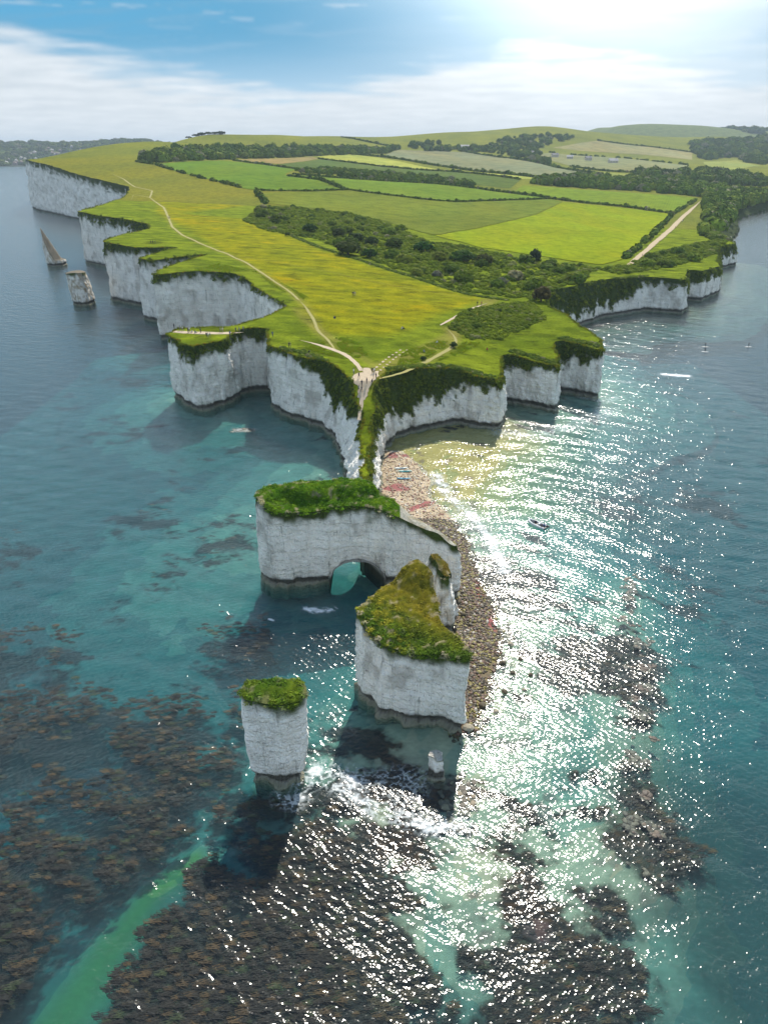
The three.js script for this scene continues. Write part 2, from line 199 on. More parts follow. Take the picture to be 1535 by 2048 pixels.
// chalk: pale beds with thin broken flint lines, hairline joints and hanging grey stains; 24 m wide, 24 m high
const chalkMap = dataTexture(1024, 1024, (u, v) => {
  const warp = tiled(u, v, 5, 3, 1, 3) * 0.035 + tiled(u, v, 30, 12, 8, 2) * 0.006;
  let g = 1.0 + 0.12 * tiled(u, v, 30, 30, 20, 4);
  const stain = tiled(u, v, 42, 2.2, 40, 4) + 0.35 * tiled(u, v, 9, 4, 60, 3);
  g *= 1 - 0.34 * smooth(0.14, 0.44, stain) * (0.5 + 1.2 * smooth(-0.2, 0.3, tiled(u, v, 60, 60, 70, 3)));
  const bed = ((v + warp) * 13) % 1, which = Math.floor((v + warp) * 13), broken = tiled(u, v, 46, 8, 90 + which * 3, 3);
  g *= 1 - 0.34 * smooth(0.07, 0.02, Math.abs(bed - 0.5)) * smooth(-0.1, 0.16, broken);
  const joint = Math.abs(tiled(u, v, 22, 6, 130, 3)); g *= 1 - 0.28 * smooth(0.03, 0.0, joint) * smooth(0, 0.2, tiled(u, v, 8, 8, 150, 2));
  g *= 1 - 0.4 * smooth(0.26, 0.4, tiled(u, v, 85, 60, 180, 3) + 0.25 * tiled(u, v, 7, 7, 210, 2));
  return [g, g * (0.975 + 0.02 * stain), g * 0.925];
}, true);
const chalkBump = dataTexture(512, 512, (u, v) => { const g = 0.5 + 0.55 * tiled(u, v, 34, 26, 5, 5) + 0.35 * tiled(u, v, 38, 3, 14, 3); return [g, g, g]; });
const grassMap = dataTexture(512, 512, (u, v) => { const a = tiled(u, v, 12, 12, 2, 4), b = tiled(u, v, 60, 60, 9, 3); const g = 0.82 + 0.5 * a + 0.5 * b; return [g * (1 + 0.12 * a), g, g * (0.9 - 0.2 * b)]; }, true);
const grassBump = dataTexture(512, 512, (u, v) => { const g = 0.5 + 0.6 * tiled(u, v, 70, 70, 12, 3); return [g, g, g]; });
const cropMap = dataTexture(512, 512, (u, v) => { const a = tiled(u, v, 10, 10, 2, 4), b = tiled(u, v, 50, 90, 9, 3), w = 0.004 * tiled(u, v, 4, 4, 77, 2), l = (k) => smooth(0.013, 0.003, Math.abs((((u + w) * 3 + k) % 1) - 0.5)); const g = 0.86 + 0.4 * a + 0.4 * b - 0.2 * Math.max(l(0), l(0.08)) + 0.05 * Math.sin(u * 2 * Math.PI * 36); return [g * (1 + 0.15 * a), g, g * (0.9 - 0.2 * b)]; }, true);
const gritMap = dataTexture(512, 512, (u, v) => { const g = 0.88 + 0.5 * tiled(u, v, 50, 50, 22, 4) + 0.2 * tiled(u, v, 6, 6, 31, 3); return [g, g * 0.97, g * 0.92]; }, true);

const RGB = (r, g, b) => new THREE.Color().setRGB(r, g, b);
const chalkMaterial = new THREE.MeshPhysicalMaterial({ specularIntensity: 0.25, vertexColors: true, roughness: 0.95, map: scaled(chalkMap, 24), bumpMap: scaled(chalkBump, 11), bumpScale: 0.6 });
const turf = (c, tile = 14) => new THREE.MeshPhysicalMaterial({ specularIntensity: 0.05, color: c, roughness: 1, map: scaled(grassMap, tile), bumpMap: scaled(grassBump, 9), bumpScale: 0.25 });
const capMaterial = new THREE.MeshPhysicalMaterial({ specularIntensity: 0.05, vertexColors: true, roughness: 1, map: scaled(grassMap, 6), bumpMap: scaled(grassBump, 4), bumpScale: 0.2 });
const leafMaterial = new THREE.MeshPhysicalMaterial({ color: 0xffffff, roughness: 1, transmission: 0.35, thickness: 0, specularIntensity: 0.1, side: THREE.DoubleSide });
const farLeafMaterial = new THREE.MeshPhysicalMaterial({ specularIntensity: 0.05, color: 0xffffff, roughness: 1, side: THREE.DoubleSide });
const pathMaterial = new THREE.MeshStandardMaterial({ color: RGB(0.54, 0.45, 0.33), roughness: 1, map: scaled(gritMap, 5) });
const laneMaterial = new THREE.MeshStandardMaterial({ color: RGB(0.48, 0.39, 0.25), roughness: 1, map: scaled(gritMap, 5) });
const wornMaterial = new THREE.MeshStandardMaterial({ color: RGB(0.33, 0.31, 0.1), roughness: 1, map: scaled(gritMap, 5) });

// ---------------------------------------------------------------- leaf clumps
function leaves(n, size, shape, seed) {   // n bent leaves spread through a crown whose points come from shape(r)
  const r = rng(seed), pos = [], idx = [];
  for (let i = 0; i < n; i++) {
    const [p, out] = shape(r), q = new THREE.Vector3(r() - 0.5, r() - 0.5, r() - 0.5).multiplyScalar(1.1).add(out).normalize(), t = new THREE.Vector3(r() - 0.5, r() - 0.5, r() - 0.5).cross(q).normalize(), b = q.clone().cross(t), s = size * (0.6 + 0.8 * r()), k = pos.length / 3;
    const add = (x, y, z) => pos.push(p.x + t.x * x * s + b.x * y * s + q.x * z * s, p.y + t.y * x * s + b.y * y * s + q.y * z * s, p.z + t.z * x * s + b.z * y * s + q.z * z * s);
    add(-0.5, -0.35, 0); add(0.1, -0.5, 0.14); add(0.55, 0.05, -0.1); add(0.05, 0.5, 0.12); add(-0.5, 0.25, -0.05);
    idx.push(k, k + 1, k + 2, k, k + 2, k + 3, k, k + 3, k + 4);
  }
  const g = geom(pos, idx); const nn = g.attributes.normal; return g;
}
const domeShape = (flat, under = -0.25) => (r) => { for (;;) { const v = new THREE.Vector3(r() * 2 - 1, r() * (1 - under) + under, r() * 2 - 1), l = v.length(); if (l > 1 || l < 0.45) continue; const lump = 1 + 0.28 * noise(v.x * 2.1 / l + 5, v.y * 2.1 / l, v.z * 2.1 / l); const o = v.clone().divideScalar(l); return [new THREE.Vector3(v.x * lump, v.y * flat * lump, v.z * lump), o]; } };
const bushShapes = [11, 12, 13].map((s) => leaves(150, 0.36, domeShape(0.75 + 0.1 * (s - 12)), s));
const tuftShapes = [21, 22].map((s) => leaves(30, 0.4, domeShape(0.7, -0.1), s));
function blades(n, seed) {   // a tussock of grass
  const r = rng(seed), pos = [], idx = [];
  for (let i = 0; i < n; i++) { const a = r() * 6.283, q = Math.sqrt(r()) * 0.5, x = Math.cos(a) * q, z = Math.sin(a) * q, h = 0.5 + 0.6 * r(), b = r() * 6.283, w = 0.09, lx = (r() - 0.5) * 0.7 + x * 0.6, lz = (r() - 0.5) * 0.7 + z * 0.6, k = pos.length / 3; pos.push(x - Math.cos(b) * w, 0, z - Math.sin(b) * w, x + Math.cos(b) * w, 0, z + Math.sin(b) * w, x + lx, h, z + lz); idx.push(k, k + 1, k + 2); }
  return geom(pos, idx);
}
const tussockShapes = [31, 32].map((s) => blades(22, s));
function scatter(name, shapes, material, spots, parent, yaw = true) {   // spots: { p: [x, y, d], s: [sx, sy, sz] or number, c: [r, g, b], up }
  const made = []; const q = new THREE.Quaternion(), m = new THREE.Matrix4(), Y = new THREE.Vector3(0, 1, 0), r = rng(spots.length + 5), c = new THREE.Color();
  shapes.forEach((g, n) => {
    const mine = spots.filter((_, i) => i % shapes.length === n); if (!mine.length) return;
    const im = new THREE.InstancedMesh(g, material, mine.length); im.name = parent ? name : numbered(name); im.castShadow = im.receiveShadow = true;
    mine.forEach((s, i) => {
      q.setFromAxisAngle(Y, yaw ? r() * 6.283 : 0); if (s.up) q.premultiply(new THREE.Quaternion().setFromUnitVectors(Y, s.up));
      const k = s.s; m.compose(new THREE.Vector3(s.p[0], s.p[1], -s.p[2]), q, typeof k === 'number' ? new THREE.Vector3(k, k, k) : new THREE.Vector3(...k));
      im.setMatrixAt(i, m); im.setColorAt(i, c.setRGB(...s.c));
    });
    (parent ?? scene).add(im); made.push(im);
  });
  return made;
}

// ---------------------------------------------------------------- chalk walls
// A wall of chalk that follows a line in plan (sea on its right-hand side), from below the water to the ground's height.
// line: [x, d, setback of the top, share of the face under vegetation]
const terrace = (v) => { const f = Math.floor(v); return (f + smooth(0.35, 0.65, v - f) - v * 0.35) * 0.4; };
function chalkWall(line, o) {
  const closed = !!o.closed, rows = o.rows ?? 34, top = o.top, rough = o.rough ?? 1, seed = o.seed ?? 0;
  let pts = relax(resample(line.map((p) => [p[0], p[1], p[2] ?? o.setback ?? 1.5, p[3] ?? o.veg ?? 0.12]), o.step, closed), o.soften ?? 3, closed);
  const n = pts.length, pos = [], uv = [], col = [], idx = [], ring = [], planted = []; let run = 0;
  for (let i = 0; i < n; i++) {
    const a = pts[closed ? (i + n - 1) % n : Math.max(0, i - 1)], b = pts[closed ? (i + 1) % n : Math.min(n - 1, i + 1)], p = pts[i];
    let tx = b[0] - a[0], td = b[1] - a[1]; const l = Math.hypot(tx, td) || 1; tx /= l; td /= l; const ox = td, od = -tx;   // seaward
    if (i) run += Math.hypot(p[0] - pts[i - 1][0], p[1] - pts[i - 1][1]);
    const lean = o.lean ?? [0, 0];
    const height = (x, d) => Math.max(1.2, top(x, d));
    let inset = p[2], tX = p[0] - ox * inset + lean[0], tD = p[1] - od * inset + lean[1];
    const edge = 0.5 * rough * noise(p[0] / 2.3 + seed, p[1] / 2.3, 5.5) + 0.9 * rough * noise(p[0] / 7 + seed, p[1] / 7, 1.5); tX += ox * edge; tD += od * edge;
    const hTop = height(tX, tD), low = o.bottom ? o.bottom(p[0], p[1]) : -3, notch = o.notch ?? 0.9;
    ring.push([tX, tD]);
    const patch = p[3] * (0.55 + 0.9 * (0.5 + fbm(p[0] / 6 + seed, p[1] / 6, 3.3, 3)));
    for (let k = 0; k <= rows; k++) {
      const t = k / rows, y = low > -3 ? lerp(low, hTop, t) : k === 0 ? -3 : lerp(-0.6, hTop, (k - 1) / (rows - 1)), q = clamp(y / hTop);
      const fade = 1 - smooth(0.8, 1, q), w3 = [p[0] + seed, y, p[1]];
      let out = o.profile ? o.profile(q) : 0;
      out += rough * fade * (1.5 * fbm(w3[0] / 7, y / 16, w3[2] / 7, 3) + 0.7 * fbm(w3[0] / 1.9, y / 9, w3[2] / 1.9, 3) + 0.75 * terrace(fbm(w3[0] / 3.4 + 40, y / 8, w3[2] / 3.4, 3) * 5) + 0.16 * terrace(fbm(w3[0] / 1.3 + 80, y / 2.2, w3[2] / 1.3, 2) * 4) + 0.28 * noise(w3[0] / 3, y / 0.55 + 0.6 * noise(w3[0] / 5, w3[2] / 5, 2), w3[2] / 3) + 0.25 * fbm(w3[0] / 0.9, y / 0.9, w3[2] / 0.9, 2));
      if (low <= -3) { const lip = smooth(2.1, 1.3, y); const uneven = clamp(0.7 + 1.3 * fbm(p[0] / 4.5 + seed, p[1] / 4.5, 8, 3), 0.35, 1.4); out += lip * -notch * uneven + smooth(0.75, 0.15, y + 0.5 * fbm(p[0] / 1.1, p[1] / 1.1, y, 3)) * notch * (0.6 + 1.6 * fbm(p[0] / 2.2, p[1] / 2.2, 19, 3)); }
      const g = Math.pow(q, o.power ?? 1.6), s = edge * smooth(0.2, 1, q);
      const x = p[0] - ox * inset * g + lean[0] * q + ox * (out + s), d = p[1] - od * inset * g + lean[1] * q + od * (out + s);
      pos.push(x, y, -d); uv.push(run, y);
      // what grows or stains: turf hanging from the brow, weed at the tide line, bare chalk between
      const below = (hTop - y) / hTop, patchy = fbm(x / 2.6 + seed, y / 3.4, d / 2.6, 4);
      const green = clamp(smooth(-0.08, 0.06, patch - below + 0.5 * patchy * (0.25 + p[3])) + (p[3] > 0.3 ? smooth(0.16, 0.3, patchy - below * 0.25) * 0.9 : 0));
      const tide = smooth(2.5, 1.7, y + 0.6 * noise(x / 1.5, d / 1.5, 4) ) * (1 - 0.75 * smooth(0.75, 0.35, y)), slime = smooth(0.9, 0.3, y);
      const tone = 0.96 + 0.24 * fbm(x / 5 + seed, y / 5, d / 5, 3) ;
      const grey = smooth(0.08, 0.34, fbm(x / 4.1 + seed, y / 6, d / 4.1, 4) + 0.05 * (o.grey ?? 0));
      let c = mix3([0.93 * tone, 0.91 * tone, 0.865 * tone], [0.46 * tone, 0.43 * tone, 0.385 * tone], grey * 0.62);
      if (o.brown) c = mix3(c, [0.34, 0.24, 0.11], o.brown * smooth(-0.1, 0.3, fbm(x / 1.4, y / 3, d / 1.4, 3)));
      c = mix3(c, [0.2, 0.21, 0.13], slime * 0.85); c = mix3(c, [0.035, 0.034, 0.025], tide * 0.92);
      const leaf = [0.05 + 0.03 * patchy, 0.075 + 0.04 * patchy, 0.016]; c = mix3(c, leaf, green);
      col.push(...c);
      if (green > 0.6 && y > 2.5 && o.plants) planted.push([x, y, d, ox, od, green]);
    }
  }
  const cols = rows + 1, last = closed ? n : n - 1;
  for (let i = 0; i < last; i++) { const a = i * cols, b = ((i + 1) % n) * cols; for (let k = 0; k < rows; k++) idx.push(a + k, b + k, a + k + 1, a + k + 1, b + k, b + k + 1); }
  if (closed) { const seam = pos.length / 3; for (let k = 0; k < cols; k++) { pos.push(pos[k * 3], pos[k * 3 + 1], pos[k * 3 + 2]); uv.push(run + 1, uv[k * 2 + 1]); col.push(col[k * 3], col[k * 3 + 1], col[k * 3 + 2]); } const a = (n - 1) * cols * 1; for (let q = idx.length - rows * 6; q < idx.length; q++) if (idx[q] < cols) idx[q] += seam; }
  return { geometry: geom(pos, idx, uv, col), ring, planted };
}
function plants(planted, every, size, parent, seed, tint = 1) {   // hanging vegetation on a wall
  const r = rng(seed), spots = [];
  for (const [x, y, d, ox, od] of planted) { if (r() > every) continue; const s = size * (0.6 + 0.9 * r()), n = fbm(x / 4, y / 4, d / 4, 2), g = (0.8 + 0.5 * r()) * tint; spots.push({ p: [x + ox * 0.1, y, d + od * 0.1], s: [s, s * 0.9, s], c: [(0.13 + 0.07 * n) * g, (0.17 + 0.07 * n) * g, 0.022 * g], up: new THREE.Vector3(ox * 0.8, 0.8, -od * 0.8).normalize() }); }
  for (const m of scatter('cliff_foliage', tuftShapes, leafMaterial, spots, parent)) m.userData = { kind: 'stuff' };
}


// ================================================================ the headland: cliffs, downland, farmland
const COAST = [[-1350, 3300], [-900, 2200], [-640, 1500], [-560, 1250], [-530, 1150, 6, 0.04], [-517.6, 1099, 5, 0.05], [-478.6, 1036, 4, 0.07], [-437, 988, 4, 0.1], [-384.5, 922, 4, 0.12], [-356, 890, 4, 0.12], [-320, 850, 4, 0.14], [-270, 790, 4, 0.2], [-256, 745, 4, 0.2],
  [-240, 680, 4, 0.2], [-232, 600, 2, 0.1], [-229, 553.6, 1.5, 0.1], [-203.5, 529, 2, 0.15], [-175, 508, 2, 0.16], [-157, 490, 2, 0.2], [-152, 470, 2, 0.14], [-158, 440, 2, 0.15], [-160, 420, 2, 0.15], [-158, 407, 1.5, 0.2], [-134.6, 390, 1.5, 0.1], [-114, 396, 2, 0.15],
  [-120, 375, 1.5, 0.1], [-124, 357.5, 1.5, 0.12], [-113.5, 349.5, 1.5, 0.08], [-93, 378, 1.5, 0.08], [-101, 345, 1.2, 0.08], [-104, 325, 1.2, 0.12], [-102.8, 313.9, 1.2, 0.12], [-87, 326, 1.2, 0.07], [-69, 326, 1.2, 0.12], [-58, 307, 1.2, 0.07], [-47, 285, 1.2, 0.05], [-38.5, 271, 1.2, 0.04],
  [-45, 254, 1, 0.05], [-53, 245.5, 1, 0.05], [-73, 242, 1, 0.06], [-75, 235, 1, 0.06], [-68, 223.2, 1.5, 0.16], [-61.7, 218.1, 1.8, 0.2], [-57.4, 221.6, 1.5, 0.14], [-52, 227, 0.8, 0.12], [-50.6, 236, 1, 0.14], [-48, 239.5, 1.5, 0.14], [-42, 239.5, 1.5, 0.14], [-39.6, 232, 0.8, 0.12], [-38.4, 221.2, 1, 0.08], [-30.7, 211.6, 1.2, 0.07], [-24, 206.6, 1.6, 0.1], [-18.6, 202.6, 3, 0.36], [-15, 192, 4.6, 0.5], [-12.4, 178, 6.2, 0.14], [-10.6, 167.4, 5, 0.04], [-9, 155, 3.9, 0.02], [-6, 147, 1.4, 0.02],
  [-3, 148, 1.4, 0.2], [-0.8, 158, 2.7, 0.25], [-0.4, 172, 3.3, 0.3], [0.6, 186, 3.4, 0.5], [5, 195.6, 5, 0.55], [14.5, 201.5, 5, 0.56], [22, 206, 4, 0.42], [28, 203.5, 3, 0.24], [36.4, 200.7, 2, 0.14], [39, 211, 2, 0.2], [41.6, 227, 2, 0.25], [46, 225, 2, 0.25], [50.6, 221.6, 2, 0.16], [57.5, 218, 1.5, 0.1], [60.5, 228, 2, 0.25], [62, 239, 2.5, 0.5], [68, 236, 2, 0.35], [75, 230.5, 1.5, 0.12],
  [78, 241, 2, 0.2], [76, 262, 3, 0.5], [72, 290, 4, 0.6], [76, 318, 4, 0.5], [84, 330, 5, 0.6], [93.9, 338.6, 6, 0.7], [111.8, 358.6, 6, 0.75], [126, 368, 4, 0.5], [141, 377, 2.5, 0.25], [158.6, 369.5, 2, 0.16], [166, 385, 3, 0.4], [174.7, 407, 3, 0.5], [181.6, 403, 3, 0.35], [202, 427, 3, 0.3], [212, 450, 4, 0.6], [224, 475, 5, 0.6], [234, 500, 5, 0.6], [244.7, 522, 4, 0.45], [265, 541, 4, 0.4], [272, 570, 6, 0.8], [290, 620, 9, 1], [357, 740, 12, 1], [431, 902, 14, 1], [534, 1036, 14, 1], [800, 1150, 14, 1], [1500, 1350, 14, 1], [4200, 1600, 14, 1]];
const coastParts = [];
{
  const isNear = COAST.findIndex((p) => p[0] === -38.5), isTip = COAST.findIndex((p) => p[0] === -6), isBay = COAST.findIndex((p) => p[0] === 72 && p[1] === 290);
  const cut = [[0, COAST.findIndex((p) => p[0] === -256), 4, 34], [COAST.findIndex((p) => p[0] === -256), isNear, 0.9, 40], [isNear, isTip, 0.42, 54], [isTip, isBay, 0.42, 46], [isBay, COAST.findIndex((p) => p[0] === 290), 0.9, 34], [COAST.findIndex((p) => p[0] === 290), COAST.length - 1, 6, 16]];
  for (const [a, b, step, rows] of cut) coastParts.push(chalkWall(COAST.slice(a, b + 1), { step, rows, top: landHeight, plants: true, soften: step < 1 ? 5 : 2, rough: step > 3 ? 3 : 1.3, seed: a, grey: 1, power: 1.7 }));
}
const coastRing = []; coastParts.forEach((p, i) => coastRing.push(...p.ring.slice(i ? 1 : 0)));
const landRing = [...coastRing, [4200, 3800], [-1500, 3800]];
const onLand = polygonDistance(landRing);
const CLIFFS = ['high far chalk cliff rising above the sea', 'stepped chalk cliffs running back from the headland', 'tall shaded chalk cliffs round the tip of the headland', 'chalk cliffs and dark grassy slope facing the right-hand bay', 'low chalk cliffs beyond the bay', 'wooded shore far across the bay'];
coastParts.forEach((p, i) => { const c = put('cliff', p.geometry, chalkMaterial); tag(c, CLIFFS[i], 'cliff', null, 'structure'); if (i > 0 && i < 5) plants(p.planted, i === 3 ? 0.16 : i === 2 ? 0.12 : 0.1, i === 2 || i === 3 ? 0.62 : 1.1, c, 40 + i); });

// the meadow's colours: plan of the near downland, 560 m x 520 m
const MEADOW = { x0: -270, d0: 140, w: 560, h: 520 };
const meadowMap = (() => {
  const N = 1024, cv = document.createElement('canvas'); cv.width = cv.height = N; const g = cv.getContext('2d');
  const X = (x) => ((x - MEADOW.x0) / MEADOW.w) * N, Y = (d) => ((d - MEADOW.d0) / MEADOW.h) * N;
  g.fillStyle = '#000'; g.fillRect(0, 0, N, N); g.filter = 'blur(5px)'; g.globalCompositeOperation = 'lighter';
  const area = (pts, c) => { g.fillStyle = c; g.beginPath(); pts.forEach(([x, d], i) => (i ? g.lineTo(X(x), Y(d)) : g.moveTo(X(x), Y(d)))); g.closePath(); g.fill(); };
  const line = (pts, w, c) => { g.strokeStyle = c; g.lineWidth = w; g.lineCap = 'round'; g.lineJoin = 'round'; g.beginPath(); pts.forEach(([x, d], i) => (i ? g.lineTo(X(x), Y(d)) : g.moveTo(X(x), Y(d)))); g.stroke(); };
  // red: buttercup meadow; green: rank dark grass; blue: trodden, bleached turf
  area([[-155, 565], [-92, 553], [-64, 480], [-37, 418], [8, 352], [43, 300], [20, 268], [0, 235], [-22, 235], [-32, 262], [-34, 290], [-60, 340], [-90, 400], [-130, 480], [-170, 560], [-200, 660], [-120, 660]], '#ff0000');
  g.filter = 'blur(2px)';
  area([[-14, 232], [-22, 226], [-26, 218], [-12, 207], [-5, 212], [-8, 226]], '#005000'); area([[4, 205], [12, 208], [26, 226], [34, 238], [18, 236], [6, 220]], '#007000'); area([[-90, 320], [-60, 335], [-48, 305], [-33, 280], [-30, 285], [-52, 325], [-80, 350]], '#006000');
  area([[44, 238], [80, 240], [80, 320], [40, 300]], '#005000');
  g.filter = 'blur(1.5px)';
  for (const k of ['coast', 'coast2', 'fork']) line(pairs(PATHS[k]), 7, '#000070');
  line([[-3, 198], [2, 207], [12, 222], [24, 243], [40, 285], [46, 300]], 11, '#0000a0'); line([[-4, 204], [-12, 222], [-20, 236], [-28, 250], [-34, 268]], 5, '#000080'); line([[-80, 380], [-30, 350], [10, 320], [44, 297]], 3, '#000060'); line(pairs(PATHS.edge), 6, '#000070');
  area([[-4, 186], [4, 190], [8, 198], [-8, 200], [-10, 192]], '#000070');
  const m = g.getImageData(0, 0, N, N).data, M = 2048, a = new Uint8Array(M * M * 4);
  const enc = (v) => { v = clamp(v); return Math.round(255 * (v <= 0.0031308 ? 12.92 * v : 1.055 * Math.pow(v, 1 / 2.4) - 0.055)); };
  for (let j = 0, o = 0; j < M; j++) for (let i = 0; i < M; i++, o += 4) {
    const x = MEADOW.x0 + (i / M) * MEADOW.w, d = MEADOW.d0 + (j / M) * MEADOW.h, q = ((j >> 1) * N + (i >> 1)) * 4;
    const big = fbm(x / 38, d / 30, 2, 3), mid = fbm(x / 9, d / 6, 5, 3), fine = noise(x / 1.1, d / 0.8, 9), finest = noise(x / 0.45, d / 0.45, 19);
    let c = mix3([0.15, 0.21, 0.008], [0.21, 0.265, 0.012], smooth(-0.3, 0.3, mid + big));
    const gold = (m[q] / 255) * clamp(0.75 + 0.9 * big + 0.5 * mid); c = mix3(c, [0.3, 0.285, 0.002], gold * 0.95); c = mix3(c, [0.38, 0.28, 0.0005], (m[q] / 255) * smooth(0.1, 0.42, big * 0.8 + mid * 0.5) * 0.75);
    c = mix3(c, [0.06, 0.115, 0.006], (m[q + 1] / 255) * (0.75 + 0.5 * mid)); c = mix3(c, [0.3, 0.27, 0.06], (m[q + 2] / 255) * 0.95);
    const t = 0.88 + 0.34 * fine * (0.6 + mid) + 0.2 * finest + 0.5 * mid - 0.34 * smooth(0.14, 0.34, fbm(x / 5, d / 1.6, 33, 3)) - 0.22 * smooth(0.1, 0.3, fbm(x / 17, d / 11, 43, 4)); for (let k = 0; k < 3; k++) a[o + k] = enc(c[k] * t); a[o + 3] = 255;
  }
  const t = new THREE.DataTexture(a, M, M); t.magFilter = t.minFilter = THREE.LinearFilter; t.colorSpace = THREE.SRGBColorSpace; t.repeat.set(1 / MEADOW.w, 1 / MEADOW.h); t.offset.set(-MEADOW.x0 / MEADOW.w, -MEADOW.d0 / MEADOW.h); t.needsUpdate = true; return t;
})();
{
  const xs = [...steps(-112, 0, 1.1, 1, 1.1), ...[]], left = steps(112, 270, 1.2, 1.03, 4).map((v) => -v).reverse(), right = steps(0, 120, 1.1, 1, 1.1), more = steps(120, 290, 1.2, 1.02, 3);
  const X = [...left.slice(0, -1), ...xs.slice(0, -1), ...right.slice(0, -1), ...more], D = steps(141, 655, 0.9, 1.004, 4);
  const m = put('downland', drape(X, D, onLand, landHeight), new THREE.MeshPhysicalMaterial({ specularIntensity: 0.05, map: meadowMap, roughness: 1, bumpMap: scaled(grassBump, 7), bumpScale: 0.3 }));
  tag(m, 'open grass downland with yellow buttercups on top of the headland', 'grassland', null, 'structure');
  const far = put('farmland', drape(steps(-1500, 4200, 12, 1, 12).map((v) => v), steps(654.9, 3800, 4, 1.012, 22), onLand, landHeight, (x, d) => { const n = fbm(x / 90, d / 130, 6, 3), m = fbm(x / 24, d / 40, 3, 3), dry = smooth(-60, -160, x) * smooth(1180, 980, d) * clamp(0.7 + n); return mix3([1 + 0.5 * n + 0.3 * m, 1 + 0.35 * n + 0.25 * m, 1], [1.2 + 0.4 * m, 1.0 + 0.3 * m, 0.6], dry * 0.8); }), Object.assign(turf(RGB(0.195, 0.215, 0.026), 60), { vertexColors: true }));
  tag(far, 'green downs and farmland rising behind the headland', 'farmland', null, 'structure');
}
// each field lies on the land between its hedges
const FIELD_LOOK = {
  f1: [[0.13, 0.215, 0.016], 'bright green field on the left below the wooded belt'], f2: [[0.155, 0.235, 0.02], 'long green field below the scrubby strip'], f3: [[0.165, 0.205, 0.022], 'large dull green field behind the scrub'], f4: [[0.25, 0.31, 0.006], 'luminous lime green field beside the coastal lane'],
  f5: [[0.175, 0.25, 0.018], 'green field between the dark wood and the lime field'], f6: [[0.1, 0.15, 0.03], 'dark green field above the scrubby strip'], f7: [[0.37, 0.4, 0.08], 'narrow pale yellow field on the slope'], f8: [[0.235, 0.245, 0.13], 'wide grey green field below the farm cottages'],
  f9: [[0.29, 0.24, 0.1], 'small pale brown field under the wooded belt'], f10: [[0.24, 0.25, 0.12], 'grey green field right of the cottages'], f11: [[0.3, 0.28, 0.13], 'straw coloured field on the far slope'], f12: [[0.27, 0.31, 0.07], 'thin green field above the dark wood'], f13: [[0.28, 0.32, 0.08], 'small field among woods at the far right'], f14: [[0.29, 0.34, 0.06], 'sliver of field in front of the shore trees'] };
for (const [k, [c, label]] of Object.entries(FIELD_LOOK)) {
  const poly = pairs(FIELDS[k]), f = polygonDistance(poly), n = f.hi[1] > 1500 ? 9 : f.hi[1] > 900 ? 5 : 2.5, both = (x, d) => Math.min(f(x, d), onLand(x, d) - 6);
  const tone = (x, d) => { const t = 1 + 0.3 * fbm(x / (n * 30), d / (n * 22), 4, 3), s = fbm(x / (n * 12), d / (n * 40), 8, 2); return [t * (1 + 0.25 * s), t, t * (1 - 0.3 * s)]; };
  const mat = turf(RGB(...c.map((v) => v * 0.99)), n * 12); mat.vertexColors = true; mat.map = scaled(cropMap, n * 22); mat.map.rotation = poly[0][0] * 0.7;
  tag(put('field', drape(span(f.lo[0], f.hi[0], n), span(f.lo[1], f.hi[1], n * 1.3), both, (x, d) => landHeight(x, d) + 0.3, tone), mat), label, 'field', 'fields of the farmland', 'structure');
}
const PATH_LOOK = { main: [0.7, pathMaterial, 'pale chalk path curving inland from the worn clearing'], fork: [0.45, wornMaterial, 'thin worn path forking up the meadow'], coast: [0.6, wornMaterial, 'worn cliff-top path along the left coast'], coast2: [0.8, wornMaterial, 'worn path climbing towards the far cliff'], tipp: [1.1, pathMaterial, 'bare chalk path along the promontory with many walkers'], right: [0.5, pathMaterial, 'wheel rut path past the round thicket'], lane: [1.8, laneMaterial, 'straight pale lane beside the lime green field'], edge: [0.55, wornMaterial, 'thin path along the brow of the grassy slope'] };
for (const [k, [w, m, label]] of Object.entries(PATH_LOOK)) tag(put('path', strip(pairs(PATHS[k]), (t) => w * (0.75 + 0.5 * Math.sin(Math.PI * clamp(t * 0.9 + 0.05))) * (0.1 + 0.9 * smooth(0, 0.3, 1.02 - t)), k === 'lane' ? 0.4 : 0.06), m), label, 'path', null, 'structure');
// rutted stones where the turf is worn through
for (let k = 0; k < 2; k++) { const l = pairs(PATHS.ruts).map(([x, d]) => [x + k * 2.2, d + k * 0.6]); for (let i = 0; i < 9; i++) { const t = i / 9, p = resample(l, 0.4), a = p.slice(Math.floor(t * p.length), Math.floor((t + 0.055 + 0.03 * noise(i * 3.1, k * 7.7, 2)) * p.length)); if (a.length > 2) tag(put('path', strip(a, 0.32 + 0.12 * noise(i, k, 4), 0.06), pathMaterial), 'broken ruts of bare chalk where the path leaves the clearing', 'path', 'chalk ruts', 'structure'); } }
{ // the worn clearing at the neck and the track down the fin
  const plaza = polygonDistance([[-9.5, 190.5], [-8.6, 195], [-6, 196.4], [-6.4, 199.5], [-4.4, 199.8], [-3.4, 196.8], [-1.6, 198], [-1.4, 194.5], [-2.4, 191], [-4, 188.5], [-5.2, 184], [-7.4, 184.6], [-7.2, 188]]), f = (x, d) => Math.min(plaza(x, d) + 0.5 * noise(x / 1.2, d / 1.2, 3), onLand(x, d) - 0.2);
  tag(put('path', drape(span(-12, 1, 0.3), span(182, 202, 0.3), f, (x, d) => landHeight(x, d) + 0.07), pathMaterial), 'bare chalk clearing where the paths meet at the neck', 'path', null, 'structure');
  tag(put('path', strip([[-6.3, 186], [-6.2, 181], [-6.8, 177]], 0.5, 0.07), pathMaterial), 'narrow chalk track down the crest of the fin', 'path', null, 'structure');
}

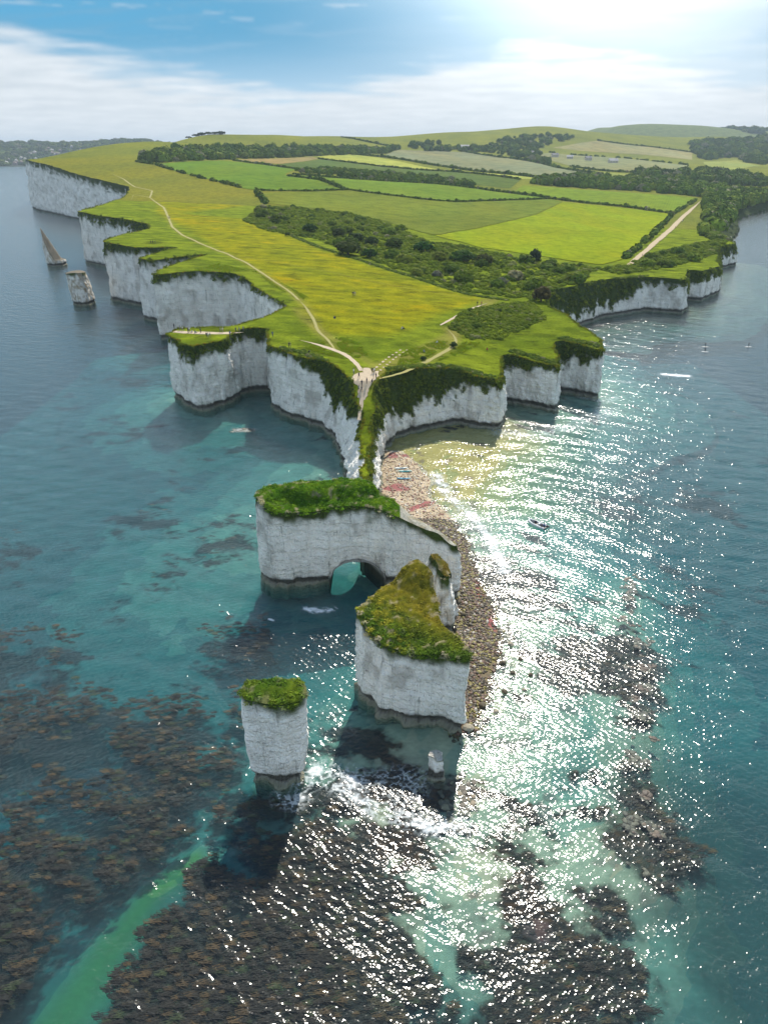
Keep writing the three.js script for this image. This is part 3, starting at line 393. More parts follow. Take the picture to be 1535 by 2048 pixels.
// ================================================================ the sea
const SPIT = [[-1, 183], [4, 178], [9, 170], [11.5, 156], [14, 146], [17, 132], [18, 118], [19, 106], [18.5, 95], [15.5, 85], [11.5, 77], [8, 68], [10, 58], [14, 50]];
const spitDistance = lineDistance(SPIT), REEF = [[52, 118], [46, 104], [45, 94], [41, 84], [40, 78], [36, 66], [32, 55]], reefDistance = lineDistance(REEF);
const shore = polygonDistance([...COAST.map((p) => [p[0], p[1]]), [4200, 3800], [-1500, 3800]]), channelDistance = lineDistance([[-24.5, 57], [-28.6, 53], [-33, 43], [-36, 34]]);
function bedHeight(x, d) {
  const s = spitDistance(x, d), right = x > 10 ? 1 : 0.72, c = Math.max(0, -shore(x, d));
  let h = -8.6 + 6.6 * Math.exp(-((s / (34 * right)) ** 2)) + 1.6 * Math.exp(-((s / 70) ** 2));
  h = Math.max(h, -0.6 - 0.14 * (c >= 40 ? 60 : c) - (x < 0 ? 1.6 : 0.4), -0.5 - (x > 12 ? 0.17 : 0.2) * Math.max(0, s));
  h += 2.2 * Math.exp(-((reefDistance(x, d) / 6) ** 2)) + 3.8 * Math.exp(-(((x + 42) / 30) ** 2) - (((d - 128) / 42) ** 2));
  h += 3.0 * Math.exp(-(((x - 30) / 28) ** 2) - (((d - 186) / 24) ** 2));
  if (d < 90 && x < 5) h += 1.5 * smooth(90, 60, d) * smooth(14, -6, x);
  h -= 4.2 * Math.exp(-(((x + 47) / 13) ** 2) - (((d - 73) / 8) ** 2));
  h += 1.5 * Math.exp(-((channelDistance(x, d) / (3.5 + 0.12 * (57 - d))) ** 2));
  return Math.min(h, -0.4 + 0.06 * (h + 0.4)) + 0.5 * fbm(x / 7, d / 7, 3, 4) + 0.25 * noise(x / 1.7, d / 1.7, 6);
}
// seabed: pale sand, dark weed, rock ledges; 270 m x 290 m round the stacks
const BED = { x0: -130, d0: 15, w: 270, h: 290 };
function weedAt(x, d) {
  const big = fbm(x / 26, d / 22, 12, 3), mid = fbm(x / 6 + 0.12 * d, d / 4.5, 14, 4), fine = fbm(x / 1.6, d / 1.1, 16, 3);
  let z = 0.34 * smooth(86, 66, d + 0.25 * x) * smooth(22, 0, x) + 0.22 * Math.exp(-(((d - 92 + 0.12 * x) / 10) ** 2)) * smooth(5, -25, x) - 0.1;
  z += 0.12 * smooth(62, 48, d) * smooth(45, 10, x) + 0.13 * Math.exp(-((reefDistance(x, d) / 3.4) ** 2)) + 0.1 * Math.exp(-(((d - 140) / 30) ** 2)) * smooth(-10, -45, x);
  z -= 0.9 * Math.exp(-((channelDistance(x, d) / (1.3 + 0.14 * Math.max(0, 57 - d))) ** 2)) + 0.5 * Math.exp(-(((x + 47) / 12) ** 2) - (((d - 73) / 7) ** 2));
  return smooth(-0.05, 0.16, z + 0.9 * big + 0.5 * mid + 0.25 * fine - 0.13 + 0.26 * smooth(36, 18, spitDistance(x, d)) * smooth(9, 16, x) * smooth(150, 130, d));
}
const bedMap = (() => {
  const M = 2048, a = new Uint8Array(M * M * 4), enc = (v) => { v = clamp(v); return Math.round(255 * (v <= 0.0031308 ? 12.92 * v : 1.055 * Math.pow(v, 1 / 2.4) - 0.055)); };
  const channel = channelDistance;
  const L = 512, coarse = new Float32Array(L * L * 3);
  for (let j = 0; j < L; j++) for (let i = 0; i < L; i++) { const x = BED.x0 + (i / L) * BED.w, d = BED.d0 + (j / L) * BED.h, o = (j * L + i) * 3; coarse[o] = spitDistance(x, d); coarse[o + 1] = channel(x, d); coarse[o + 2] = weedAt(x, d); }
  const look = (u, v, k) => { const p = Math.min(L - 1.001, u * L), q = Math.min(L - 1.001, v * L), i = Math.floor(p), j = Math.floor(q), s = p - i, t = q - j, f = (ii, jj) => coarse[(jj * L + ii) * 3 + k]; return lerp(lerp(f(i, j), f(i + 1, j), s), lerp(f(i, j + 1), f(i + 1, j + 1), s), t); };
  for (let j = 0, o = 0; j < M; j++) for (let i = 0; i < M; i++, o += 4) {
    const u = i / M, v = j / M, x = BED.x0 + u * BED.w, d = BED.d0 + v * BED.h, s = look(u, v, 0), ch = look(u, v, 1), mid = fbm(x / 5, d / 5, 3, 3), fine = noise(x / 0.9, d / 0.6, 6);
    let c = mix3([0.33, 0.34, 0.24], [0.24, 0.26, 0.19], smooth(-0.3, 0.3, mid)); if (x > -2 && d > 140) c = mix3(c, [0.37, 0.28, 0.08], smooth(75, 20, s) * smooth(140, 156, d));
    const weed = clamp(look(u, v, 2) * 1.25 + 0.55 * (fine * 0.5 + noise(x / 0.35, d / 0.3, 2) * 0.5) * smooth(0.05, 0.4, look(u, v, 2)));
    c = mix3(c, mix3([0.009, 0.006, 0.004], [0.04, 0.019, 0.008], smooth(-0.2, 0.4, fine)), weed);
    c = mix3(c, [0.25, 0.31, 0.07], Math.exp(-(((ch + 1.2 * mid) / (1.5 + 0.13 * Math.max(0, 57 - d))) ** 2)) * (1 - weed));
    c = mix3(c, [0.035, 0.04, 0.026], smooth(24, 40, x + 4 * mid) * smooth(82, 62, d + 6 * mid) * 0.85);   // dark weed carpet off the reef
    const reddish = smooth(0.12, 0.3, fbm(x / 4, d / 4, 51, 3)) * smooth(26, 10, s) * (x > 8 ? 1 : 0.3); c = mix3(c, [0.11, 0.06, 0.06], reddish * 0.6);
    for (let k = 0; k < 3; k++) a[o + k] = enc(c[k] * (1 + 0.15 * fine)); a[o + 3] = 255;
  }
  const t = new THREE.DataTexture(a, M, M); t.magFilter = t.minFilter = THREE.LinearFilter; t.colorSpace = THREE.SRGBColorSpace; t.repeat.set(1 / BED.w, 1 / BED.h); t.offset.set(-BED.x0 / BED.w, -BED.d0 / BED.h); t.needsUpdate = true; return t;
})();
{
  const b = base('seabed'); tag(b, 'pale sand and dark weed on the seabed under clear shallow water', 'seabed', null, 'structure');
  put('shallow_bed', drape(span(-130, 140, 1.1), span(15, 305, 1.1), () => 1, bedHeight), new THREE.MeshStandardMaterial({ map: bedMap, roughness: 1 }), b);
  put('weedy_bed', drape(span(60, 290, 3), span(306, 560, 3), (x, d) => 40 - Math.max(0, -shore(x, d)) + 14 * fbm(x / 20, d / 20, 3, 3), (x, d) => -0.75 - 0.09 * Math.max(0, -shore(x, d)) + 0.3 * fbm(x / 8, d / 8, 4, 3), (x, d) => mix3([0.13, 0.075, 0.05], [0.26, 0.18, 0.11], smooth(-0.2, 0.3, fbm(x / 9, d / 9, 7, 3)))), new THREE.MeshStandardMaterial({ vertexColors: true, roughness: 1 }), b);
  put('deep_bed', drape([-9000, -900, -131, 141, 900, 9000], [-400, 14, 100, 306, 1200, 13000], () => 1, () => -9.6), new THREE.MeshStandardMaterial({ color: RGB(0.03, 0.08, 0.085), roughness: 1 }), b);
}
// water: a rippled surface over layers of slightly milky sea that take the colour out of what lies deeper
function waveTile(N, tile, list) {   // heights from waves that close on the tile; list: [waves across, waves along, height, phase]
  const h = new Float32Array(N * N), sx = new Float32Array(N * N), sy = new Float32Array(N * N);
  for (const [p, q, a, ph] of list) {
    const cu = new Float32Array(N), su = new Float32Array(N), cv = new Float32Array(N), sv = new Float32Array(N);
    for (let i = 0; i < N; i++) { const A = (2 * Math.PI * p * i) / N + ph, B = (2 * Math.PI * q * i) / N; cu[i] = Math.cos(A); su[i] = Math.sin(A); cv[i] = Math.cos(B); sv[i] = Math.sin(B); }
    const kx = (2 * Math.PI * p) / tile, ky = (2 * Math.PI * q) / tile;
    for (let j = 0, o = 0; j < N; j++) for (let i = 0; i < N; i++, o++) { const s = su[i] * cv[j] + cu[i] * sv[j], c = cu[i] * cv[j] - su[i] * sv[j]; h[o] += a * s; sx[o] += a * kx * c; sy[o] += a * ky * c; }
  }
  return { h, sx, sy };
}
function windWaves(tile, lmin, lmax, n, slope, heading, spread, seed) { const r = rng(seed), out = []; for (let i = 0; i < n; i++) { const l = lmin * Math.pow(lmax / lmin, r()), a = heading + (r() + r() + r() - 1.5) * spread, p = Math.round((Math.cos(a) * tile) / l), q = Math.round((Math.sin(a) * tile) / l); if (!p && !q) continue; const k = (2 * Math.PI * Math.hypot(p, q)) / tile; out.push([p, q, (slope * Math.sqrt(2 / n)) / k, r() * 6.283]); } return out; }
const rippleNormal = (() => {
  const N = 1024, w = waveTile(N, 26, windWaves(26, 0.24, 1.5, 72, 0.115, 1.15, 1.5, 5)), a = new Float32Array(N * N * 4);
  for (let i = 0; i < N * N; i++) { const x = -w.sx[i], y = -w.sy[i], l = Math.hypot(x, y, 1); a[i * 4] = 0.5 + (0.5 * x) / l; a[i * 4 + 1] = 0.5 + (0.5 * y) / l; a[i * 4 + 2] = 0.5 + 0.5 / l; a[i * 4 + 3] = 1; }
  const t = new THREE.DataTexture(a, N, N, THREE.RGBAFormat, THREE.FloatType); t.wrapS = t.wrapT = THREE.RepeatWrapping; t.magFilter = t.minFilter = THREE.LinearFilter; t.repeat.set(1 / 26, 1 / 26); t.rotation = 0.35; t.needsUpdate = true; return t;
})();
const swellBump = (() => {
  const N = 1024, w = waveTile(N, 97, windWaves(97, 2.4, 11, 44, 0.05, 1.35, 1.1, 8)), a = new Float32Array(N * N * 4);
  for (let i = 0; i < N * N; i++) { const v = 0.5 + w.h[i] / 1.2; a[i * 4] = a[i * 4 + 1] = a[i * 4 + 2] = v; a[i * 4 + 3] = 1; }
  const t = new THREE.DataTexture(a, N, N, THREE.RGBAFormat, THREE.FloatType); t.wrapS = t.wrapT = THREE.RepeatWrapping; t.magFilter = t.minFilter = THREE.LinearFilter; t.repeat.set(1 / 97, 1 / 97); t.needsUpdate = true; return t;
})();
const foamAt = (() => {
  const marks = [   // [centre line, half width, strength]
    [[[-11.5, 66], [-8.5, 66.8], [-5, 64.5], [-2, 62], [2, 60.5], [6, 59], [10, 59]], 1.3, 0.62], [[[-9.5, 68], [-6, 67], [-4, 66]], 2.0, 0.6], [[[-14, 63.5], [-12, 62.8], [-11, 64]], 1.2, 0.55], [[[0, 66], [4, 66.5], [2, 63]], 2.2, 0.4],
    [[[-15, 106.5], [-12, 106], [-10, 106.6]], 0.9, 0.8], [[[-21.6, 103.4], [-20.8, 103]], 0.35, 0.9], [[[-46, 200.5], [-42, 201]], 1.6, 0.5],
    [[[14, 168], [15.5, 158], [20, 146], [24, 133], [25, 120]], 1.6, 0.7], [[[109, 260], [117, 258]], 1.8, 0.95], [[[84, 252], [92, 250]], 1.2, 0.6], [[[36, 199], [46, 196], [60, 204], [75, 218]], 3, 0.5], [[[-170, 391], [-160, 394], [-150, 398]], 1.5, 0.6], [[[-182, 392], [-174, 389]], 1.5, 0.5],
    [[[80, 322], [94, 333], [112, 353], [140, 371]], 1.2, 0.6], [[[70, 232.5], [77, 228], [82, 232]], 1.5, 0.5]].map(([l, w, s]) => [lineDistance(l), w, s, l]);
  return (x, d) => { let f = 0; for (const [dist, w, s, l] of marks) { if (Math.abs(x - l[0][0]) > 80 || Math.abs(d - l[0][1]) > 80) continue; const q = dist(x, d); if (q < w * 2) f = Math.max(f, s * smooth(w * 1.8, w * 0.2, q)); } return f; };
})();
const SEA = { x0: -130, d0: 15, w: 270, h: 290 };
function seaMaps() {
  const M = 1536, a = new Uint8Array(M * M * 4), b = new Uint8Array(M * M * 4);
  for (let j = 0, o = 0; j < M; j++) for (let i = 0; i < M; i++, o += 4) {
    const x = SEA.x0 + (i / M) * SEA.w, d = SEA.d0 + (j / M) * SEA.h; let f = foamAt(x, d);
    if (f > 0) { const lace = Math.abs(fbm(x / 1.3, d / 1.1, 7, 4)), body = fbm(x / 3, d / 2.4, 9, 3); f = clamp(smooth(0.12, 0.0, lace) * f + smooth(0.2, 0.5, f * 0.75 + body * 0.5 - 0.2) * f); }
    const c = [lerp(0.88, 0.85, f), lerp(0.97, 0.88, f), lerp(0.96, 0.9, f)];
    for (let k = 0; k < 3; k++) { const v = c[k]; a[o + k] = Math.round(255 * (1.055 * Math.pow(v, 1 / 2.4) - 0.055)); b[o + k] = Math.round(255 * (1 - 0.95 * f)); }
    a[o + 3] = b[o + 3] = 255;
  }
  return [a, b].map((q, k) => { const t = new THREE.DataTexture(q, M, M); t.magFilter = t.minFilter = THREE.LinearFilter; if (!k) t.colorSpace = THREE.SRGBColorSpace; t.repeat.set(1 / SEA.w, 1 / SEA.h); t.offset.set(-SEA.x0 / SEA.w, -SEA.d0 / SEA.h); t.needsUpdate = true; return t; });
}
{
  const sea = base('sea'); tag(sea, 'clear blue green sea with ripples and sun glitter', 'sea', null, 'structure');
  const [foamColor, clear] = seaMaps();
  const look = { roughness: 0.13, transmission: 0.996, thickness: 0, ior: 1.333, normalMap: rippleNormal, normalScale: new THREE.Vector2(1, 1), bumpMap: swellBump, bumpScale: 1.2 };
  const water = new THREE.MeshPhysicalMaterial({ ...look, map: foamColor, transmissionMap: clear }), open = new THREE.MeshPhysicalMaterial({ ...look, color: RGB(0.8, 0.97, 0.96) });
  const swell = (x, d) => 0.05 * Math.sin(d / 1.6 + x / 4.5 + 1.5 * noise(x / 20, d / 20, 1)) * clamp((d - 20) / 40) + 0.04 * Math.sin(x / 2.1 - d / 3.2);
  put('inshore_water', drape(span(-130, 140, 0.9), span(15, 305, 0.9), () => 1, (x, d) => (x <= -130 || x >= 140 || d <= 15 || d >= 305 ? 0 : swell(x, d))), water, sea);
  const hole = (x, d) => !(x > -130 && x < 140 && d > 15 && d < 305);
  const xs = [-9000, -3000, -1000, -500, -300, -200, -130, 140, 200, 300, 500, 1000, 3000, 9000], ds = [-400, -100, 15, 305, 400, 500, 700, 1000, 1500, 2500, 5000, 13000], pos = [], uv = [], idx = [];
  for (const d of ds) for (const x of xs) { pos.push(x, 0, -d); uv.push(x, d); }
  for (let j = 0; j < ds.length - 1; j++) for (let i = 0; i < xs.length - 1; i++) { if (!hole((xs[i] + xs[i + 1]) / 2, (ds[j] + ds[j + 1]) / 2)) continue; const a = j * xs.length + i, b = a + 1, c = a + xs.length, e = c + 1; idx.push(a, b, e, a, e, c); }
  put('open_water', geom(pos, idx, uv), open, sea);
  // the body of the sea: each layer scatters a little and passes the rest
  const DEPTHS = [0.45, 1, 1.7, 2.6, 3.7, 5, 6.6];
  DEPTHS.map((y, i) => { const k = y - (DEPTHS[i - 1] ?? 0); return [-y, 1 - 0.011 * k - 0.002, [Math.exp(-0.36 * k), Math.exp(-0.14 * k), Math.exp(-0.1 * k)]]; }).forEach(([y, t, c], i) => {
    const near = (x, d) => (x < -210 || x > 210 || d < -10 || d > 390 ? y : y + 0.42 * Math.abs(y) ** 0.8 * fbm(x / 6 + i * 9, d / 6, i * 5, 4));
    put('water_layer', drape([-9000, -900, ...span(-212, 212, 3.4), 900, 9000], [-400, ...span(-12, 392, 3.4), 1200, 13000], () => 1, near), new THREE.MeshPhysicalMaterial({ color: RGB(...c), transmission: t, thickness: 0, roughness: 0, ior: 1.0001, specularIntensity: 0 }), sea);
  });
}


// ================================================================ sea stacks
function heightFrom(list, reach) { return (x, d) => { let s = 0, w = 0; for (const [a, b, h] of list) { const k = Math.exp(-((x - a) ** 2 + (d - b) ** 2) / (2 * reach * reach)) + 1e-9; s += k * h; w += k; } return s / w; }; }
function stack(name, label, category, outline, top, o) {
  const g = base(name); tag(g, label, category, 'chalk sea stacks');
  const wall = chalkWall(outline, { closed: true, step: 0.3, rows: 60, setback: 0.6, veg: 0.08, top, soften: 5, ...o });
  put('chalk_body', wall.geometry, chalkMaterial, g);
  const inside = polygonDistance(wall.ring), f = o.cell ?? 0.35, spots = [], r = rng(o.seed + 3);
  const bare = o.bare, tone = (x, d) => { const n = fbm(x / 2.2, d / 2.2, 4, 3), m = fbm(x / 0.7, d / 0.7, 8, 2); if (bare) { const t = (0.6 + 0.5 * n) * (o.brown ? 0.5 : 1); return [0.72 * t, (o.brown ? 0.64 : 0.7) * t, (o.brown ? 0.5 : 0.65) * t]; } const c = o.turf ? o.turf(x, d, n) : mix3([0.07, 0.14, 0.012], [0.14, 0.2, 0.018], smooth(-0.25, 0.3, n)); const worn = smooth(0.16, 0.3, fbm(x / 1.6 + 9, d / 1.6, 22, 3) + 0.16 * smooth(1.3, 0.1, inside(x, d))); return mix3(c, [0.42, 0.36, 0.24], worn * (o.worn ?? 0.8)).map((v) => v * (0.9 + 0.6 * m)); };
  const bumpy = bare ? 0.1 : 0.7, cover = drape(span(inside.lo[0] - f, inside.hi[0] + f, f), span(inside.lo[1] - f, inside.hi[1] + f, f), inside, (x, d) => { const e = clamp(inside(x, d) / 1.2); return Math.max(1.2, top(x, d)) + e * (0.25 + bumpy * fbm(x / 1.3, d / 1.3, 6, 3)); }, tone);
  put(bare ? 'bare_top' : 'grass_cap', cover, bare ? chalkMaterial : capMaterial, g);
  if (!bare) {
    const n = o.clumps ?? 500; let tries = 0;
    while (spots.length < n && tries++ < n * 20) {
      const x = lerp(inside.lo[0] - 0.4, inside.hi[0] + 0.4, r()), d = lerp(inside.lo[1] - 0.4, inside.hi[1] + 0.4, r()), q = inside(x, d); if (q < -0.2) continue;
      if (fbm(x / 1.6 + 9, d / 1.6, 22, 3) > 0.2) continue; const c = tone(x, d), k = 0.9 + 0.7 * r(), s = (o.clump ?? 0.42) * (0.45 + 0.6 * r() + 1.3 * r() ** 6) * (o.size ? o.size(x, d) : 1); spots.push({ p: [x, top(x, d) + (q < 0.1 ? -0.25 + q : 0.1), d], s: [s, s * 0.7, s], c: c.map((v) => v * k * 1.15) });
    }
    for (const m of scatter('foliage', tuftShapes, leafMaterial, spots, g)) m.userData = { kind: 'stuff' };
  }
  if (wall.planted.length) plants(wall.planted, 0.07, 0.34, g, o.seed);
  return { g, wall, inside };
}
// the slender stack in front
stack('sea_stack', 'slender white chalk stack with a thin green cap, nearest the camera', 'sea stack', [[-18.2, 68], [-18, 66.4], [-15.4, 65.9], [-13.6, 65.6], [-11.4, 66], [-10.9, 67.2], [-11.5, 68.6], [-14.5, 69], [-17.4, 68.8]],
  heightFrom([[-18.5, 68.5, 15.3], [-15, 66.5, 14.8], [-10.7, 68.5, 15.2], [-14, 70.5, 15.4]], 2), { worn: 0.35, seed: 3, soften: 2, lean: [0.1, 0.7], setback: -0.6, power: 1, rough: 0.62, notch: 1.0, veg: 0.07, clumps: 520, clump: 0.3, profile: (q) => 0.25 * Math.sin(q * Math.PI), rows: 70, step: 0.24 });
// the broad stack with the tilted grassy wedge
const wedgeTop = heightFrom([[-4.5, 85.5, 15.3], [-2, 81, 13.9], [3.5, 78.3, 12.6], [8, 78, 13.3], [11.8, 76.5, 15.0], [11.5, 81, 14.6], [5, 95.5, 18], [9, 88, 15.6], [0, 89, 15.6], [4, 85, 15.0], [7.4, 85.5, 13.4]], 2.5);
stack('sea_stack', 'broad chalk stack with a tilted wedge of golden grass and yellow flowering scrub', 'sea stack', [[-4.8, 85.7], [-3.4, 81.6], [-0.9, 78.3], [2.4, 77.6], [4, 77.1], [8.6, 76.4], [10.2, 75.4], [12, 74.8], [12.6, 76.6], [11, 80.2], [9.5, 84], [9, 88], [8.4, 93], [5.8, 96.8], [2.5, 94.2], [-1.5, 90.6]], wedgeTop,
  { seed: 21, rough: 0.85, notch: 1.3, veg: 0.09, clumps: 3400, clump: 0.3, rows: 70, step: 0.26,
    turf: (x, d, n) => { const golden = smooth(-1, 6, (d - 82) * 0.7 + (x - 2) * 0.5) ; const yellow = smooth(0.05, 0.3, fbm(x / 1.5, d / 1.5, 31, 3) + 0.1) * smooth(6, 1, x); return mix3(mix3(mix3([0.065, 0.12, 0.012], [0.12, 0.19, 0.015], smooth(-0.2, 0.3, n)), [0.36, 0.33, 0.03], yellow * 0.8), [0.26, 0.2, 0.022], golden * 0.85 * (0.8 + n)); },
    size: (x, d) => ((d - 82) * 0.7 + (x - 2) * 0.5 > 3 ? 0.55 : 1.15) });
// the arch
const archTop = heightFrom([[-24, 116, 19.3], [-20, 114.5, 16.6], [-14, 115.2, 16.3], [-8, 116.2, 17.2], [-4, 116.6, 17.3], [-14, 122, 19], [-6, 122, 19.4], [0, 118, 17.2], [1.5, 116.4, 16], [4, 115.6, 15], [6.5, 114.6, 13.9], [9.5, 113.2, 13.3], [13.5, 110.8, 11.5]], 1.9);
{
  const hole = (d) => { const k = clamp((d - 115) / 9.5); return [lerp(-5.3, -8, k), lerp(5.6, 2.9, k), lerp(5.7, 3.9, k)]; };   // the passage narrows to the back
  const arch = (x, d) => { const [c, w, h] = hole(d), t = (x - c) / w; return Math.abs(t) < 1 ? h * Math.pow(1 - Math.abs(t) ** 2.4, 0.5) : -3; };
  const outline = [[-25, 115.6], [-22, 113.7], [-18, 114], [-14.6, 114.6], [-10, 115.6], [-4, 116], [0, 115.3], [4, 114.4], [8, 112.7], [12, 110.6], [13.9, 109.9], [14.8, 111.2], [13, 113], [9, 115.3], [5, 117.8], [1, 121.6], [-4, 124], [-10, 124.6], [-17, 124], [-23, 121.8], [-25.6, 118.4]];
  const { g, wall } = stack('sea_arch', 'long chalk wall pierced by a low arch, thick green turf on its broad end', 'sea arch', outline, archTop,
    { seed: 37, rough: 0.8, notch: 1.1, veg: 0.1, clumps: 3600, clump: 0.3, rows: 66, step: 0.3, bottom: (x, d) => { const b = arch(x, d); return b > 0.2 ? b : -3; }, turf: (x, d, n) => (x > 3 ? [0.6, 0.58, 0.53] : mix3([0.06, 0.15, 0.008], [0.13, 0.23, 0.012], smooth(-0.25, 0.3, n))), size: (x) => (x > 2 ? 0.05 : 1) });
  // roof of the arch and its two inner flanks
  const inside = polygonDistance(wall.ring.map(([x, d]) => [x, d + (d < 118 ? -0.9 : 0.9)])), pos = [], col = [], uv = [], idx = [], nu = 40, nv = 24;
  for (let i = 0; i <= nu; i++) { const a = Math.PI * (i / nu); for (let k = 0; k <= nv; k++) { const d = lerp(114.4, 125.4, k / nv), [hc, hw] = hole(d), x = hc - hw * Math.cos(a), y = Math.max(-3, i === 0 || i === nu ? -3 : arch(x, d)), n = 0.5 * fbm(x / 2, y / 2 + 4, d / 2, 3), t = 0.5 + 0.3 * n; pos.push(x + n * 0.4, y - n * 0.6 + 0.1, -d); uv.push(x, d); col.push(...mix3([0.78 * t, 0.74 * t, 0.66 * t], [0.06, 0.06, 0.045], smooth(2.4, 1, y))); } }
  for (let i = 0; i < nu; i++) for (let k = 0; k < nv; k++) { const a = i * (nv + 1) + k, b = a + nv + 1; idx.push(a, a + 1, b, b, a + 1, b + 1); }
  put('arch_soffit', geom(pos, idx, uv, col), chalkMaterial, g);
}
stack('sea_stack', 'jagged brown streaked pinnacle wedged between the arch and the grassy stack', 'rock pinnacle', [[6.2, 103], [7.6, 100], [10, 98.4], [12.8, 99.4], [14, 102], [13, 105.4], [9.6, 107], [7, 105.8]], heightFrom([[7.4, 103, 14], [9, 103, 13.8], [11, 102.5, 12.2], [13, 102, 9.6], [10, 100, 11]], 1.4), { seed: 51, rough: 0.95, setback: 2.2, brown: 0.5, veg: 0.12, clumps: 60, clump: 0.25, turf: (x, d, n) => [0.2 + 0.1 * n, 0.16, 0.03], grey: 2 });
stack('sea_stack', 'tiny pale chalk stub standing in the dark water before the grassy stack', 'rock stub', [[6, 68.2], [5.8, 66.6], [7.2, 66.1], [8.4, 66.5], [8.5, 68.2], [7.2, 68.6]], heightFrom([[6, 67, 4.6], [8, 67, 3.8], [7, 68, 4.3]], 0.5), { seed: 61, soften: 1, rough: 0.8, setback: 0.1, notch: 0.2, bare: true, rows: 30, step: 0.2, cell: 0.2, veg: 0 });
stack('sea_stack', 'leaning pointed pinnacle of grey chalk far down the left coast', 'sea stack', [[-253, 540], [-250, 534], [-244, 533], [-239, 537], [-239, 545], [-245, 549], [-251, 546]], (x, d) => Math.max(4, 27.5 - 2.1 * (x + 252.4) - 0.9 * Math.abs(d - 540)), { seed: 71, rough: 0.8, setback: 0.8, bare: true, rows: 34, step: 0.8, cell: 0.6, veg: 0, grey: 3, brown: 0.7 });
stack('sea_stack', 'square dark stump of chalk off the left coast', 'sea stack', [[-176, 397], [-173, 391.5], [-168, 390.5], [-164, 393], [-163.6, 400], [-168, 404], [-174, 402.5]], heightFrom([[-175, 396, 16.6], [-170, 396, 17.8], [-166, 397, 16.4]], 3), { seed: 81, rough: 0.9, setback: 0.9, lean: [-1.6, 0], rows: 36, step: 0.6, cell: 0.6, veg: 0.05, brown: 0.8, bare: true, grey: 3 });

// ================================================================ beach, boulders, weed
const BEACH = [[-1.2, 184.5], [5, 183.5], [10, 171.5], [11.8, 163], [11.4, 155], [15, 144.6], [17.8, 132.8], [18.6, 118.5], [20.4, 106.4], [19.8, 94.6], [16.6, 84.5], [13.4, 76.5], [11.5, 76], [12, 82], [10, 92], [12.5, 98], [14.5, 105], [14.5, 110], [12.5, 116], [9, 124], [5, 134], [1, 142], [-0.6, 150], [-0.2, 165], [-0.6, 178]];
const beachInside = polygonDistance(BEACH);
const beachHeight = (x, d) => { const q = beachInside(x, d) + 0.7 * fbm(x / 3, d / 3, 2, 2); return clamp(q * 0.18, -0.5, 0.5) + 0.14 * fbm(x / 1.2, d / 1.2, 5, 3) + 0.05 - 0.5 * Math.exp(-(((x - 6) / 4.5) ** 2) - (((d - 153) / 4.2) ** 2)) - 0.45 * Math.exp(-(((x - 15.5) / 1.8) ** 2) - (((d - 99) / 4) ** 2)); };
{
  const look = (x, d) => {
    const n = fbm(x / 2.5, d / 2.5, 6, 3), f = noise(x / 0.5, d / 0.5, 3), g = fbm(x / 6, d / 6, 9, 2);
    let c = d > 140 ? mix3([0.46, 0.37, 0.25], [0.24, 0.18, 0.11], smooth(-0.1, 0.3, n)) : mix3([0.15, 0.11, 0.05], [0.06, 0.045, 0.022], smooth(-0.2, 0.3, n));
    c = mix3(c, [0.28, 0.24, 0.05], smooth(0.05, 0.3, fbm(x / 1.2, d / 1.2, 15, 3)) * (d > 140 ? 0.3 : 0.6));
    const red = Math.max(Math.exp(-(((x - 3) / 3.4) ** 2) - (((d - 158.5) / 2.4) ** 2)), Math.exp(-(((x - 9.5) / 4) ** 2) - (((d - 148.5 - (x - 9) * 0.8) / 1.6) ** 2)), Math.exp(-(((x - 2.5) / 2) ** 2) - (((d - 179.5) / 2.2) ** 2)), 0.8 * Math.exp(-(((x - 7) / 3) ** 2) - (((d - 180) / 1.8) ** 2)), 0.7 * Math.exp(-(((x - 18.5) / 1.8) ** 2) - (((d - 113) / 7) ** 2)), 0.8 * Math.exp(-(((x - 20) / 1.6) ** 2) - (((d - 103) / 5) ** 2)));
    c = mix3(c, [0.24, 0.045, 0.045], smooth(0.35, 0.55, red + 0.5 * n)); const t = 1 + 0.5 * f + 0.2 * g; return c.map((v) => v * t);
  };
  const b = put('beach', drape(span(-4, 26, 0.32), span(70, 186, 0.4), (x, d) => beachInside(x, d) + 1.2 + 3 * fbm(x / 5, d / 5, 61, 3), beachHeight, look), new THREE.MeshStandardMaterial({ vertexColors: true, roughness: 0.75, map: scaled(gritMap, 4) }));
  tag(b, 'stony spit of shingle and red weed behind the stacks', 'beach', null, 'structure');
}
function rock(seed, flat = 0.7) { const g = new THREE.IcosahedronGeometry(0.5, 2), p = g.attributes.position; for (let i = 0; i < p.count; i++) { const v = new THREE.Vector3().fromBufferAttribute(p, i), k = 1 + 0.55 * fbm(v.x * 2.2 + seed, v.y * 2.2, v.z * 2.2, 3); p.setXYZ(i, v.x * k, v.y * k * flat, v.z * k); } g.computeVertexNormals(); return g; }
const rockShapes = [1.5, 7.5, 13.5].map((s) => rock(s));
const rockMaterial = new THREE.MeshStandardMaterial({ color: 0xffffff, roughness: 0.6 });
